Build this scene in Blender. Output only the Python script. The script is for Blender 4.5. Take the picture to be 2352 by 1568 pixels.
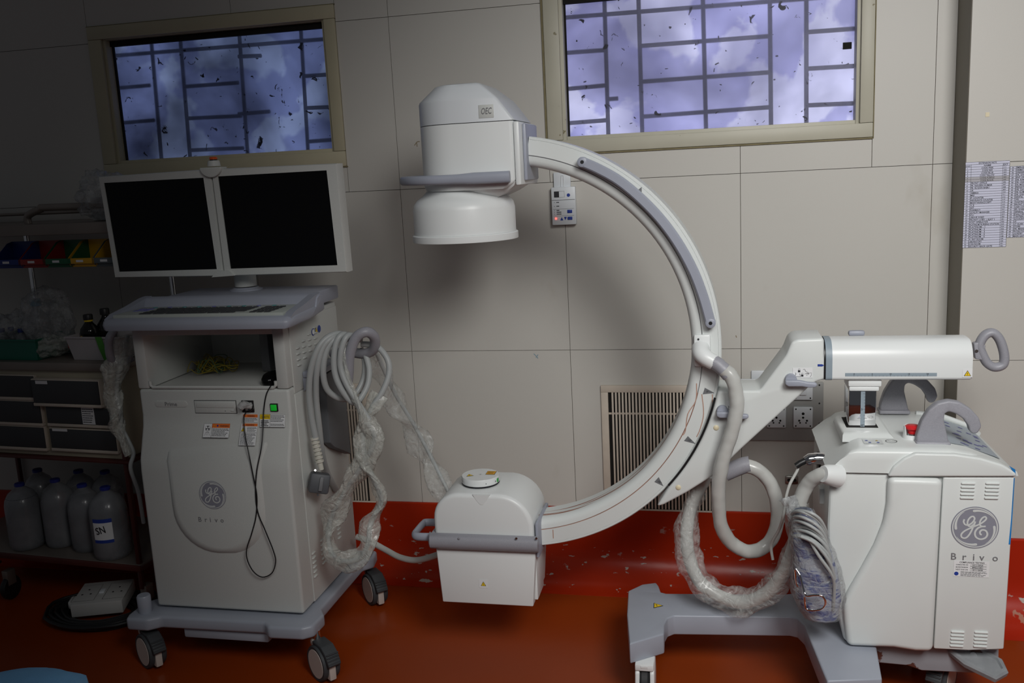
import bpy, bmesh, math, random
from mathutils import Vector as V, Matrix, noise
R = math.radians
for o in list(bpy.data.objects): bpy.data.objects.remove(o)
SC = bpy.context.scene
COL = SC.collection
# ---------------------------------------------------------------- camera
YAW, PIT, ROL, F = -0.220572535, -0.184039531, -0.0507933682, 2107.64
D, CH = 3.274, 1.55                      # back wall plane y, camera height
fw = V((math.sin(YAW)*math.cos(PIT), math.cos(YAW)*math.cos(PIT), math.sin(PIT)))
rt0 = V((math.cos(YAW), -math.sin(YAW), 0)); up0 = rt0.cross(fw)
rt = math.cos(ROL)*rt0 + math.sin(ROL)*up0
up = -math.sin(ROL)*rt0 + math.cos(ROL)*up0
cam = bpy.data.cameras.new('camera'); co = bpy.data.objects.new('camera', cam); COL.objects.link(co)
co.matrix_world = Matrix((( rt.x, up.x, -fw.x, 0), (rt.y, up.y, -fw.y, 0), (rt.z, up.z, -fw.z, CH), (0,0,0,1)))
cam.sensor_width = 36; cam.lens = F/2352*36; cam.clip_start = .05
SC.camera = co
def ray(px, py): return fw + (px-1176)/F*rt - (py-784)/F*up
def at(px, py, Y): d = ray(px, py); t = Y/d.y; return V((d.x*t, Y, CH+d.z*t))
def fl(px, py, z=0): d = ray(px, py); t = (z-CH)/d.z; return V((d.x*t, d.y*t, z))
def atx(px, py, X): d = ray(px, py); t = X/d.x; return V((X, d.y*t, CH+d.z*t))
def XZ(Y, *pts): return [((q := at(a, b, Y)).x, q.z) for a, b in pts]
def XY(z, *pts): return [((q := fl(a, b, z)).x, q.y) for a, b in pts]
# ---------------------------------------------------------------- world, lamps, exposure
W = bpy.data.worlds.new('world'); SC.world = W; W.use_nodes = True
W.node_tree.nodes['Background'].inputs[0].default_value = (.75, .78, .85, 1)
W.node_tree.nodes['Background'].inputs[1].default_value = .055
SC.view_settings.view_transform = 'Standard'; SC.view_settings.look = 'None'
SC.view_settings.exposure = 0; SC.view_settings.gamma = 1; SC.view_settings.use_curve_mapping = False
def spot(name, loc, target, power, size, blend, radius, col=(1, .99, .965)):
    l = bpy.data.lights.new(name, 'SPOT'); l.energy = power; l.spot_size = R(size); l.spot_blend = blend
    l.shadow_soft_size = radius; l.color = col
    o = bpy.data.objects.new(name, l); COL.objects.link(o); o.location = loc
    o.rotation_euler = (V(target)-V(loc)).to_track_quat('-Z', 'Y').to_euler(); return o
spot('ceiling_lamp', (.95, .25, 2.65), (.70, 2.95, .70), 278, 92, 1.0, .55)
spot('ceiling_lamp', (-.15, -.5, 2.75), (-.15, 2.9, .75), 80, 60, 1.0, .55)
spot('ceiling_lamp', (.3, -1.0, 2.7), (.3, -.9, 0), 60, 80, .8, .25)
# ---------------------------------------------------------------- materials
def s2l(c): return tuple(((x/255)/12.92 if x/255 <= .04045 else ((x/255+.055)/1.055)**2.4) for x in c)
def mat(name, col, rough=.5, metal=0, var=.05, scale=9, bump=0, bscale=60, coat=0, alpha=None, trans=0, ior=1.45, spec=.5):
    m = bpy.data.materials.new(name); m.use_nodes = True; N = m.node_tree.nodes; L = m.node_tree.links
    b = N['Principled BSDF']; tc = N.new('ShaderNodeTexCoord')
    nz = N.new('ShaderNodeTexNoise'); nz.inputs['Scale'].default_value = scale; nz.inputs['Detail'].default_value = 4
    L.new(tc.outputs['Object'], nz.inputs['Vector'])
    mx = N.new('ShaderNodeMix'); mx.data_type = 'RGBA'
    mx.inputs[6].default_value = (*[c*(1-var) for c in col], 1); mx.inputs[7].default_value = (*[min(1, c*(1+var)) for c in col], 1)
    L.new(nz.outputs['Fac'], mx.inputs[0]); L.new(mx.outputs[2], b.inputs['Base Color'])
    b.inputs['Roughness'].default_value = rough; b.inputs['Metallic'].default_value = metal
    b.inputs['Coat Weight'].default_value = coat; b.inputs['IOR'].default_value = ior
    b.inputs['Specular IOR Level'].default_value = spec
    if trans: b.inputs['Transmission Weight'].default_value = trans
    if alpha is not None: b.inputs['Alpha'].default_value = alpha
    if bump:
        n2 = N.new('ShaderNodeTexNoise'); n2.inputs['Scale'].default_value = bscale; L.new(tc.outputs['Object'], n2.inputs['Vector'])
        bp = N.new('ShaderNodeBump'); bp.inputs['Strength'].default_value = bump; bp.inputs['Distance'].default_value = .01
        L.new(n2.outputs['Fac'], bp.inputs['Height']); L.new(bp.outputs[0], b.inputs['Normal'])
    return m
def spots(m, col, scale, thr, zlo=None, zhi=None, stretch=(1, 1, 1), sharp=.02, axis=2, detail=5):
    """worn marks with a shape of their own: noise above a threshold shows another colour"""
    N = m.node_tree.nodes; L = m.node_tree.links; b = N['Principled BSDF']
    src = b.inputs['Base Color'].links[0].from_socket
    tc = N.new('ShaderNodeTexCoord'); mp = N.new('ShaderNodeMapping'); mp.inputs['Scale'].default_value = stretch
    L.new(tc.outputs['Object'], mp.inputs['Vector'])
    nz = N.new('ShaderNodeTexNoise'); nz.inputs['Scale'].default_value = scale; nz.inputs['Detail'].default_value = detail
    L.new(mp.outputs[0], nz.inputs['Vector'])
    mr = N.new('ShaderNodeMapRange'); mr.inputs[1].default_value = thr; mr.inputs[2].default_value = thr+sharp
    L.new(nz.outputs['Fac'], mr.inputs[0]); fac = mr.outputs[0]
    if zlo is not None:
        sp = N.new('ShaderNodeSeparateXYZ'); L.new(tc.outputs['Object'], sp.inputs[0])
        for v, op in ((zlo, 'GREATER_THAN'), (zhi, 'LESS_THAN')):
            c = N.new('ShaderNodeMath'); c.operation = op; c.inputs[1].default_value = v; L.new(sp.outputs[axis], c.inputs[0])
            k = N.new('ShaderNodeMath'); k.operation = 'MULTIPLY'; L.new(fac, k.inputs[0]); L.new(c.outputs[0], k.inputs[1]); fac = k.outputs[0]
    mx = N.new('ShaderNodeMix'); mx.data_type = 'RGBA'; L.new(fac, mx.inputs[0]); L.new(src, mx.inputs[6])
    mx.inputs[7].default_value = (*col, 1); L.new(mx.outputs[2], b.inputs['Base Color']); return m
def emis(name, col, st):
    m = mat(name, col); b = m.node_tree.nodes['Principled BSDF']
    b.inputs['Emission Color'].default_value = (*col, 1); b.inputs['Emission Strength'].default_value = st; return m
def film(name, col, clear, rough=.35, bscale=45, bump=.9):
    """clouded polythene: part see-through, part glossy haze"""
    m = bpy.data.materials.new(name); m.use_nodes = True; N = m.node_tree.nodes; L = m.node_tree.links
    b = N['Principled BSDF']; b.inputs['Base Color'].default_value = (*col, 1); b.inputs['Roughness'].default_value = rough
    b.inputs['Coat Weight'].default_value = .6; b.inputs['Coat Roughness'].default_value = .12
    tc = N.new('ShaderNodeTexCoord'); nz = N.new('ShaderNodeTexNoise'); nz.inputs['Scale'].default_value = bscale
    nz.inputs['Detail'].default_value = 4; nz.inputs['Distortion'].default_value = 1.2; L.new(tc.outputs['Object'], nz.inputs['Vector'])
    bp = N.new('ShaderNodeBump'); bp.inputs['Strength'].default_value = bump; bp.inputs['Distance'].default_value = .012
    L.new(nz.outputs['Fac'], bp.inputs['Height']); L.new(bp.outputs[0], b.inputs['Normal'])
    tr = N.new('ShaderNodeBsdfTransparent'); mx = N.new('ShaderNodeMixShader')
    mr = N.new('ShaderNodeMapRange'); mr.inputs[1].default_value = .35; mr.inputs[2].default_value = .65
    mr.inputs[3].default_value = max(0, clear-.15); mr.inputs[4].default_value = min(1, clear+.15); L.new(nz.outputs['Fac'], mr.inputs[0])
    L.new(mr.outputs[0], mx.inputs[0]); L.new(b.outputs[0], mx.inputs[1]); L.new(tr.outputs[0], mx.inputs[2])
    L.new(mx.outputs[0], N['Material Output'].inputs[0]); return m
MT = {}
MT['tile'] = mat('wall_panel', (.535, .518, .48), .42, var=.035, scale=2.2, bump=.02, bscale=300)
spots(MT['tile'], (.36, .32, .25), 3.1, .655, sharp=.2, stretch=(1, 1, .6))
MT['joint'] = mat('joint_dirt', (.17, .145, .11), .8)
MT['rust'] = mat('dark_brown_runs', (.33, .16, .115), .6, var=.3, scale=30)
MT['wframe'] = mat('window_frame_paint', (.47, .45, .365), .45, var=.08)
spots(MT['wframe'], (.22, .19, .11), 26, .70)
MT['wframe2'] = mat('window_frame_paint_aged', (.45, .41, .29), .45, var=.08)
MT['seal'] = mat('old_sealant', (.20, .17, .09), .7, var=.3, scale=40)
MT['jamb'] = mat('brown_grey_paint', (.20, .18, .14), .5, var=.08)
MT['red'] = mat('red_enamel', (.36, .022, .004), .26, var=.15, scale=3, bump=.05, bscale=25, spec=.35)
spots(MT['red'], (.42, .38, .33), 26, .655, .005, .15, (1, 1, 2.6))
spots(MT['red'], (.40, .20, .17), 9, .70, .005, .22, (1, 1, 1.6))
MT['redR'] = mat('red_enamel_worn', (.42, .022, .006), .3, var=.15, scale=3, spec=.35)
spots(MT['redR'], (.5, .46, .42), 11, .60, -.01, .135, (1, 1, 1.8)); spots(MT['redR'], (.45, .2, .14), 14, .63, .02, .18)
MT['floor'] = mat('red_brown_epoxy', (.265, .040, .005), .24, var=.12, scale=1.6, bump=.03, bscale=14, spec=.28)
spots(MT['floor'], (.30, .08, .045), 1.3, .62, sharp=.2)
MT['white'] = mat('white_plastic', (.76, .785, .785), .33, var=.02, scale=6)
MT['white2'] = mat('cool_white_plastic', (.66, .69, .72), .35, var=.02, scale=6)
MT['body'] = mat('off_white_plastic', (.68, .71, .70), .36, var=.03, scale=5)
spots(MT['body'], (.10, .10, .10), 55, .78, sharp=.01)
MT['ws'] = mat('speckled_light_plastic', (.56, .575, .555), .5, var=.10, scale=420)
MT['lav'] = mat('lavender_grey_plastic', (.325, .345, .41), .38, var=.05, scale=14)
MT['lavd'] = mat('speckled_grey_plastic', (.30, .30, .335), .42, var=.16, scale=380)
MT['base'] = mat('grey_violet_paint', (.34, .365, .425), .36, var=.06, scale=10)
MT['grey'] = mat('mid_grey_plastic', (.16, .165, .175), .5)
MT['dgrey'] = mat('dark_grey_plastic', (.045, .047, .05), .55)
MT['black'] = mat('black_plastic', (.012, .012, .013), .4)
MT['gloss'] = mat('black_glass', (.004, .004, .0045), .12, spec=.25)
MT['chrome'] = mat('polished_steel', (.78, .78, .79), .05, 1, var=.01)
MT['steel'] = mat('brushed_steel', (.48, .47, .45), .28, 1, var=.1, scale=30)
MT['steeld'] = mat('dull_stained_steel', (.25, .215, .19), .42, .55, var=.25, scale=7)
MT['rubber'] = mat('grey_rubber', (.05, .055, .06), .6)
MT['capw'] = mat('cream_wheel_cover', (.62, .56, .51), .5)
MT['cream'] = mat('cream_plastic', (.70, .62, .43), .5)
MT['scale'] = mat('blue_grey_scale', (.27, .33, .38), .45)
MT['hose'] = mat('pale_grey_hose', (.50, .505, .485), .30, var=.06, scale=12, coat=.2, bump=.15, bscale=14)
MT['cable'] = mat('grey_cable', (.38, .40, .40), .42, var=.08)
MT['ink'] = mat('ink_black', (.02, .02, .025), .6)
MT['inkg'] = mat('ink_grey', (.19, .19, .20), .6)
MT['logo'] = mat('logo_grey', (.245, .25, .30), .45)
MT['logoW'] = mat('logo_light', (.60, .625, .62), .45)
MT['paper'] = mat('label_paper', (.76, .77, .78), .55)
MT['paperb'] = mat('bluish_paper', (.58, .59, .72), .6)
MT['orange'] = mat('warning_orange', (.78, .17, .025), .5)
MT['amberlabel'] = mat('amber_label', (.85, .42, .02), .45)
MT['yellow'] = mat('warning_yellow', (.80, .55, .02), .45)
MT['blue'] = mat('ink_blue', (.02, .05, .30), .5)
MT['violet'] = mat('panel_violet', (.16, .16, .42), .5)
MT['teal'] = mat('teal_mark', (.08, .30, .30), .5)
MT['redb'] = mat('red_button', (.62, .015, .02), .3)
MT['brown'] = mat('dried_brown_stain', (.44, .27, .21), .6, var=.3, scale=30)
MT['green'] = mat('green_plastic', (.03, .32, .05), .4)
MT['greenlit'] = emis('lit_green_lens', (.01, .45, .03), .25)
MT['redlit'] = emis('lit_red_lens', (1, .05, .04), 6)
MT['amber'] = mat('orange_lens', (.85, .13, .02), .25, trans=.3)
MT['vent'] = mat('cream_metal', (.58, .51, .43), .45, var=.12, scale=20)
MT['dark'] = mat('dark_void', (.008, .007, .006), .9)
MT['sheet'] = mat('blue_drape', (.22, .52, .88), .85, var=.08, scale=30, bump=.3, bscale=500)
MT['film'] = film('clear_polythene', (.66, .68, .66), .74, .20, 34, 1.0)
MT['film2'] = film('cloudy_polythene', (.64, .65, .60), .58, .24, 34, 1.0)
MT['bag'] = film('thin_clear_bag', (.45, .47, .48), .62, .2)
MT['jug'] = film('milky_plastic', (.30, .31, .33), .45, .3, 5, .05)
MT['water'] = mat('bottle_contents', (.075, .08, .09), .25, var=.05)
MT['maroon'] = mat('maroon_paint', (.085, .022, .018), .4, var=.3, scale=12)
# ---------------------------------------------------------------- mesh helpers
def cat(pts, n=8, closed=False):
    pts = [V(p) for p in pts]; out = []; k = len(pts)
    rng = range(k if closed else k-1)
    for i in rng:
        p0 = pts[(i-1) % k] if closed or i > 0 else pts[0]; p1 = pts[i]; p2 = pts[(i+1) % k]
        p3 = pts[(i+2) % k] if closed or i+2 < k else pts[-1]
        for j in range(n):
            t = j/n
            out.append(.5*((2*p1)+(p2-p0)*t+(2*p0-5*p1+4*p2-p3)*t*t+(3*p1-p0-3*p2+p3)*t**3))
    if not closed: out.append(pts[-1])
    return out
TXT = {}
def text_mesh(s, bold=False):
    if (s) in TXT: return TXT[s]
    c = bpy.data.curves.new('t', 'FONT'); c.body = s; c.size = 1; c.resolution_u = 2; c.offset = .012
    o = bpy.data.objects.new('t', c); me = o.to_mesh()
    r = ([tuple(v.co) for v in me.vertices], [tuple(p.vertices) for p in me.polygons])
    o.to_mesh_clear(); bpy.data.objects.remove(o); bpy.data.curves.remove(c); TXT[s] = r; return r
class M:
    def __init__(s, *mats): s.v = []; s.f = []; s.m = []; s.mats = [MT[k] if isinstance(k, str) else k for k in mats]
    def add(s, vs, fs, mi=0, T=None):
        b = len(s.v)
        s.v += [tuple(T @ V(p)) if T else tuple(p) for p in vs]
        s.f += [tuple(i+b for i in f) for f in fs]; s.m += [mi]*len(fs); return s
    def bmadd(s, bm, mi=0, T=None):
        bm.verts.index_update(); s.add([v.co.copy() for v in bm.verts], [[v.index for v in f.verts] for f in bm.faces], mi, T); bm.free(); return s
    def box(s, c, size, bev=0, mi=0, T=None, seg=2):
        bm = bmesh.new(); bmesh.ops.create_cube(bm, size=1)
        for v in bm.verts: v.co = V((c[0]+v.co.x*size[0], c[1]+v.co.y*size[1], c[2]+v.co.z*size[2]))
        if bev: bmesh.ops.bevel(bm, geom=bm.edges[:]+bm.verts[:], offset=bev, segments=seg, affect='EDGES', profile=.5)
        return s.bmadd(bm, mi, T)
    def b2(s, a, b, bev=0, mi=0, T=None, seg=2):
        return s.box([(a[i]+b[i])/2 for i in range(3)], [abs(b[i]-a[i]) for i in range(3)], bev, mi, T, seg)
    def prism(s, poly, axis, a, b, bev=0, mi=0, T=None, seg=3, ang=20):
        def P(u, w, h): return {'y': V((u, h, w)), 'z': V((u, w, h)), 'x': V((h, u, w))}[axis]
        bm = bmesh.new(); A = [bm.verts.new(P(u, w, a)) for u, w in poly]; B = [bm.verts.new(P(u, w, b)) for u, w in poly]
        n = len(poly); bm.faces.new(A); bm.faces.new(B[::-1])
        for i in range(n): bm.faces.new((A[i], B[i], B[(i+1) % n], A[(i+1) % n]))
        bmesh.ops.recalc_face_normals(bm, faces=bm.faces[:])
        if bev:
            ed = [e for e in bm.edges if e.calc_face_angle(0) > R(ang)]
            bmesh.ops.bevel(bm, geom=ed, offset=bev, segments=seg, affect='EDGES', profile=.5, clamp_overlap=True)
        return s.bmadd(bm, mi, T)
    def tube(s, pts, r, n=12, mi=0, smooth=0, caps=True, closed=False, jit=0, sq=None, jf=60, seed=0):
        pts = cat(pts, smooth, closed) if smooth else [V(p) for p in pts]
        k = len(pts); vs = []; fs = []
        t0 = (pts[1]-pts[0]).normalized(); nrm = t0.orthogonal().normalized()
        for i, p in enumerate(pts):
            if closed: t = (pts[(i+1) % k]-pts[i-1]).normalized()
            else: t = (pts[min(i+1, k-1)]-pts[max(i-1, 0)]).normalized()
            nrm = (nrm - t*nrm.dot(t)).normalized(); bn = t.cross(nrm)
            rr = r(i/(k-1)) if callable(r) else r
            for j in range(n):
                a = 2*math.pi*j/n; d = math.cos(a)*nrm+math.sin(a)*bn
                q = rr
                if jit: q = rr*(1+jit*(noise.noise((p+d*rr+V((seed, 0, 0)))*jf)+.6*noise.noise((p+d*rr)*jf*2.3)))
                w = p+d*q
                if sq: w = V((p.x+(w.x-p.x)*sq[0], p.y+(w.y-p.y)*sq[1], p.z+(w.z-p.z)*sq[2]))
                vs.append(w)
        for i in range(k if closed else k-1):
            for j in range(n):
                a, b = i*n+j, i*n+(j+1) % n; c, d = ((i+1) % k)*n+(j+1) % n, ((i+1) % k)*n+j
                fs.append((a, b, c, d))
        if caps and not closed: fs += [tuple(range(n))[::-1], tuple((k-1)*n+j for j in range(n))]
        return s.add(vs, fs, mi)
    def sleeve(s, pts, w, th=.5, sm=10, n=24, amp=.35, seed=0, twist=2.0, mi=0):
        """loose flattened polythene tube with long slanting folds"""
        pts = cat(pts, sm); k = len(pts); vs = []; fs = []; L = 0; nrm = (pts[1]-pts[0]).normalized().orthogonal().normalized()
        for i, p in enumerate(pts):
            t = (pts[min(i+1, k-1)]-pts[max(i-1, 0)]).normalized(); nrm = (nrm-t*nrm.dot(t)).normalized(); bn = t.cross(nrm); u = i/(k-1)
            if i: L += (p-pts[i-1]).length
            ph = seed+twist*6.28*u+1.2*math.sin(L*17+seed); hw = w(u)*(1+.28*noise.noise(V((L*13, seed, 0)))); hh = hw*th*(1+.5*noise.noise(V((L*11, seed+5, 0))))
            for j in range(n):
                a = 2*math.pi*j/n; x, y = hw*math.cos(a), hh*math.sin(a)
                f = 1+amp*(noise.noise(V((2.2*math.cos(a+L*9), 2.2*math.sin(a+L*9), L*22+seed)))+.45*noise.noise(V((5*math.cos(a-L*20), 5*math.sin(a-L*20), L*55+seed))))
                d = nrm*(x*math.cos(ph)-y*math.sin(ph))+bn*(x*math.sin(ph)+y*math.cos(ph)); vs.append(p+d*f)
        for i in range(k-1):
            for j in range(n): fs.append((i*n+j, i*n+(j+1) % n, (i+1)*n+(j+1) % n, (i+1)*n+j))
        return s.add(vs, fs, mi)
    def lathe(s, prof, c, axis='z', n=32, mi=0, T=None, mi_of=None):
        vs = []; fs = []; ms = []
        for r_, h in prof:
            for j in range(n):
                a = 2*math.pi*j/n; x, y = r_*math.cos(a), r_*math.sin(a)
                vs.append({'z': V((x, y, h)), 'y': V((x, h, -y)), 'x': V((h, x, y))}[axis]+V(c))
        for i in range(len(prof)-1):
            for j in range(n): fs.append((i*n+j, i*n+(j+1) % n, (i+1)*n+(j+1) % n, (i+1)*n+j))
        fs += [tuple(range(n))[::-1], tuple((len(prof)-1)*n+j for j in range(n))]
        return s.add(vs, fs, mi, T)
    def loft(s, loops, mi=0, caps=True, closed=True):
        n = len(loops[0]); vs = [p for l in loops for p in l]; fs = []
        for i in range(len(loops)-1):
            for j in range(n if closed else n-1): fs.append((i*n+j, i*n+(j+1) % n, (i+1)*n+(j+1) % n, (i+1)*n+j))
        if caps: fs += [tuple(range(n))[::-1], tuple((len(loops)-1)*n+j for j in range(n))]
        return s.add(vs, fs, mi)
    # flat artwork in a frame (origin, u axis, v axis); k = layer
    def fr(s, O, U, W): s.O = V(O); s.U = V(U).normalized(); s.W = V(W).normalized(); s.N = s.U.cross(s.W); return s
    def q(s, u, v, k=0): return s.O+s.U*u+s.W*v+s.N*(.0004*k)
    def rect(s, u0, v0, u1, v1, k=1, mi=0): return s.add([s.q(u0, v0, k), s.q(u1, v0, k), s.q(u1, v1, k), s.q(u0, v1, k)], [(0, 1, 2, 3)], mi)
    def poly(s, pts, k=1, mi=0): return s.add([s.q(u, v, k) for u, v in pts], [tuple(range(len(pts)))], mi)
    def disc(s, u, v, r, k=1, mi=0, n=32): return s.poly([(u+r*math.cos(2*math.pi*i/n), v+r*math.sin(2*math.pi*i/n)) for i in range(n)], k, mi)
    def ring(s, u, v, r0, r1, k=1, mi=0, n=48):
        vs = []; fs = []
        for i in range(n):
            a = 2*math.pi*i/n; vs += [s.q(u+r0*math.cos(a), v+r0*math.sin(a), k), s.q(u+r1*math.cos(a), v+r1*math.sin(a), k)]
        for i in range(n): j = (i+1) % n; fs.append((2*i, 2*i+1, 2*j+1, 2*j))
        return s.add(vs, fs, mi)
    def stroke(s, pts, w, k=1, mi=0, smooth=4):
        p = cat([(a, b, 0) for a, b in pts], smooth) if smooth else [V((a, b, 0)) for a, b in pts]; vs = []; fs = []; n = len(p)
        for i, c in enumerate(p):
            t = (p[min(i+1, n-1)]-p[max(i-1, 0)]); t = t.normalized() if t.length > 1e-9 else V((1, 0, 0)); nn = V((-t.y, t.x, 0)); ww = w(i/(n-1)) if callable(w) else w
            a = c+nn*ww/2; b = c-nn*ww/2; vs += [s.q(a.x, a.y, k+.02*(i % 2)), s.q(b.x, b.y, k+.02*(i % 2))]
        for i in range(n-1): fs.append((2*i, 2*i+1, 2*i+3, 2*i+2))
        return s.add(vs, fs, mi)
    def text(s, t, u, v, h, w=None, k=2, mi=0, shear=0, center=False, rot=0):
        vs, fs = text_mesh(t)
        if not vs: return s
        x0 = min(p[0] for p in vs); x1 = max(p[0] for p in vs); sy = h/.69; sx = sy if w is None else w/(x1-x0)
        off = (x1-x0)/2*sx if center else 0; c, sn = math.cos(rot), math.sin(rot); out = []
        for p in vs:
            a = (p[0]-x0)*sx-off+p[1]*sy*shear; b = p[1]*sy; out.append(s.q(u+a*c-b*sn, v+a*sn+b*c, k))
        return s.add(out, fs, mi)
    def lines(s, u0, v0, u1, v1, n, k=2, mi=0, th=.35, seed=1):
        rnd = random.Random(seed); dv = (v1-v0)/n
        for i in range(n):
            u = u0; vv = v1-dv*(i+.5); e = u1-(u1-u0)*rnd.uniform(0, .25)
            while u < e:
                w = (u1-u0)*rnd.uniform(.05, .16); s.rect(u, vv-dv*th/2, min(u+w, e), vv+dv*th/2, k, mi); u += w+(u1-u0)*.02
        return s
    def obj(s, name, parent=None, sharp=38, label=None, fix=True):
        me = bpy.data.meshes.new(name); me.from_pydata(s.v, [], s.f)
        for m_ in s.mats: me.materials.append(m_)
        me.polygons.foreach_set('material_index', s.m)
        me.polygons.foreach_set('use_smooth', [True]*len(s.f)); me.update()
        if fix:
            bm = bmesh.new(); bm.from_mesh(me); bmesh.ops.remove_doubles(bm, verts=bm.verts, dist=1e-6)
            bmesh.ops.recalc_face_normals(bm, faces=bm.faces[:]); bm.to_mesh(me); bm.free()
        me.set_sharp_from_angle(angle=R(sharp))
        o = bpy.data.objects.new(name, me); COL.objects.link(o)
        if parent: o.parent = parent; o.matrix_parent_inverse = Matrix.Translation(-wloc(parent))
        if label: o['label'] = label
        return o
def wloc(o):
    p = V((0, 0, 0))
    while o: p = p+o.location; o = None if o.parent is None else None
    return p
def tag(o, label, cate, group=None):
    o['label'] = label; o['category'] = cate
    if group: o['group'] = group
    return o
def thing(name, loc, label, cate, group=None):
    o = bpy.data.objects.new(name, None); COL.objects.link(o); o.location = loc; o.empty_display_size = .05
    return tag(o, label, cate, group)
def S(o): o['kind'] = 'structure'; return o
def copy_tree(src, delta, label, group=None):
    c = src.copy(); COL.objects.link(c); c.location = V(src.location)+V(delta); c['label'] = label
    if group: c['group'] = group
    for ch in src.children:
        d = ch.copy(); COL.objects.link(d); d.parent = c
        for g in ch.children:
            e = g.copy(); COL.objects.link(e); e.parent = d
    return c
rnd = random.Random(7)
# ---------------------------------------------------------------- the room
G = .0009
w = M('tile'); back = M('joint')
def wp(x0, x1, z0, z1, y=D): w.b2((x0+G, y, z0+G), (x1-G, y+.008, z1-G), 0)
J = [-3.567, -2.957, -2.347, -1.737, -1.1276, -.5169, .093, .703, .7635]
z0, z1, z2, z3, z4 = .27, .8914, 1.501, 2.1106, 2.72
W1 = (-2.344, -1.329, 1.597, 2.17); W2 = (-.5655, .515, 1.599, 2.17)
for i in range(len(J)-1):
    wp(J[i], J[i+1], z0, z1); wp(J[i], J[i+1], z1, z2)
    if J[i+1] <= -2.3: wp(J[i], J[i+1], z2, z3); wp(J[i], J[i+1], z3, z4)
for a, b in ((-2.347, -1.737), (-1.737, -1.329)): wp(a, b, z2, W1[2]); wp(a, b, W1[3], z4)
wp(-1.329, -1.1276, z2, z3); wp(-1.1276, W2[0], z2, z3); wp(-1.329, -1.1276, z3, z4); wp(-1.1276, W2[0], z3, z4)
wp(W2[0], .093, z2, W2[2]); wp(.093, W2[1], z2, W2[2]); wp(W2[0], .515, W2[3], z4)
wp(W2[1], .703, z2, z4); wp(.703, .7635, z2, z4)
o = w.obj('wall_back'); S(o)
b = M('joint')
for x0, x1, a, c in ((-3.6, W1[0]+.03, 0, 2.72), (W1[0]+.03, W1[1]-.03, 0, W1[2]+.03), (W1[0]+.03, W1[1]-.03, W1[3]-.03, 2.72), (W1[1]-.03, W2[0]+.03, 0, 2.72),
                     (W2[0]+.03, W2[1]-.03, 0, W2[2]+.03), (W2[0]+.03, W2[1]-.03, W2[3]-.03, 2.72), (W2[1]-.03, .80, 0, 2.72)):
    b.b2((x0, D+.006, a), (x1, D+.03, c))
b.obj('wall_back_substrate', o)
# right wall stands 16 cm proud of the back wall
YR = 3.111
w = M('tile', 'jamb')
for x0, x1 in ((.7635, 1.26), (1.26, 1.87), (1.87, 2.4)):
    for a, c in ((.27, .88), (.88, 1.5), (1.5, 2.11), (2.11, 2.72)): w.b2((x0+G, YR, a+G), (x1-G, YR+.008, c-G))
w.b2((.7632, YR+.004, 0), (.775, D+.01, 2.72), 0, 1); w.b2((.77, YR+.006, 0), (2.4, YR+.03, 2.72), 0, 1)
S(w.obj('wall_right'))
f = M('floor'); f.b2((-3.6, -2.5, -.05), (2.4, 3.3, 0)); S(f.obj('floor'))
# red coved skirtings
def cove(yw, lip=.012, r=.14, h=.286):
    y = yw-lip; p = [(yw-r-lip, 0), (yw-r-lip, .0015)]
    p += [(y-r+r*math.sin(a), .0015+r-r*math.cos(a)) for a in [R(x) for x in range(8, 91, 8)]]
    return p+[(y, h-.004), (y+.004, h), (yw+.004, h), (yw+.004, 0)]
m = M('red'); m.prism(cove(D), 'x', -3.6, .764); S(m.obj('baseboard_back'))
m = M('redR'); m.prism(cove(YR, h=.284), 'x', .7645, 2.4)
S(m.obj('baseboard_right'))
m = M(mat('blue_smear', (.20, .30, .36), .6), mat('brown_smear', (.26, .21, .13), .6)); m.fr((0, D-.0004, 0), (1, 0, 0), (0, 0, 1))
for mi_, sq in ((0, [(1226, 812), (1232, 818), (1236, 823)]), (0, [(1236, 814), (1231, 821)]), (1, [(952, 334), (958, 326), (964, 325)]), (1, [(957, 326), (958, 337)]), (1, [(1690, 770), (1692, 775)])):
    m.stroke([(q.x, q.z) for q in [at(a_, c_, D) for a_, c_ in sq]], .003, 0, mi_)
m.obj('wall_mark', o, fix=False)
# windows
def sky_glass(name, base, hi, k, dark):
    m = bpy.data.materials.new(name); m.use_nodes = True; N = m.node_tree.nodes; L = m.node_tree.links
    N.remove(N['Principled BSDF']); tc = N.new('ShaderNodeTexCoord'); mp = N.new('ShaderNodeMapping'); L.new(tc.outputs['Object'], mp.inputs[0])
    nz = N.new('ShaderNodeTexNoise'); nz.inputs['Scale'].default_value = 3.2; nz.inputs['Detail'].default_value = 3; L.new(mp.outputs[0], nz.inputs[0])
    cr = N.new('ShaderNodeValToRGB'); cr.color_ramp.elements[0].position = .38; cr.color_ramp.elements[1].position = .64
    cr.color_ramp.elements[0].color = (*base, 1); cr.color_ramp.elements[1].color = (*hi, 1); L.new(nz.outputs[0], cr.inputs[0])
    e = N.new('ShaderNodeEmission'); e.inputs[1].default_value = k; L.new(cr.outputs[0], e.inputs[0]); L.new(e.outputs[0], N['Material Output'].inputs[0]); return m
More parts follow.
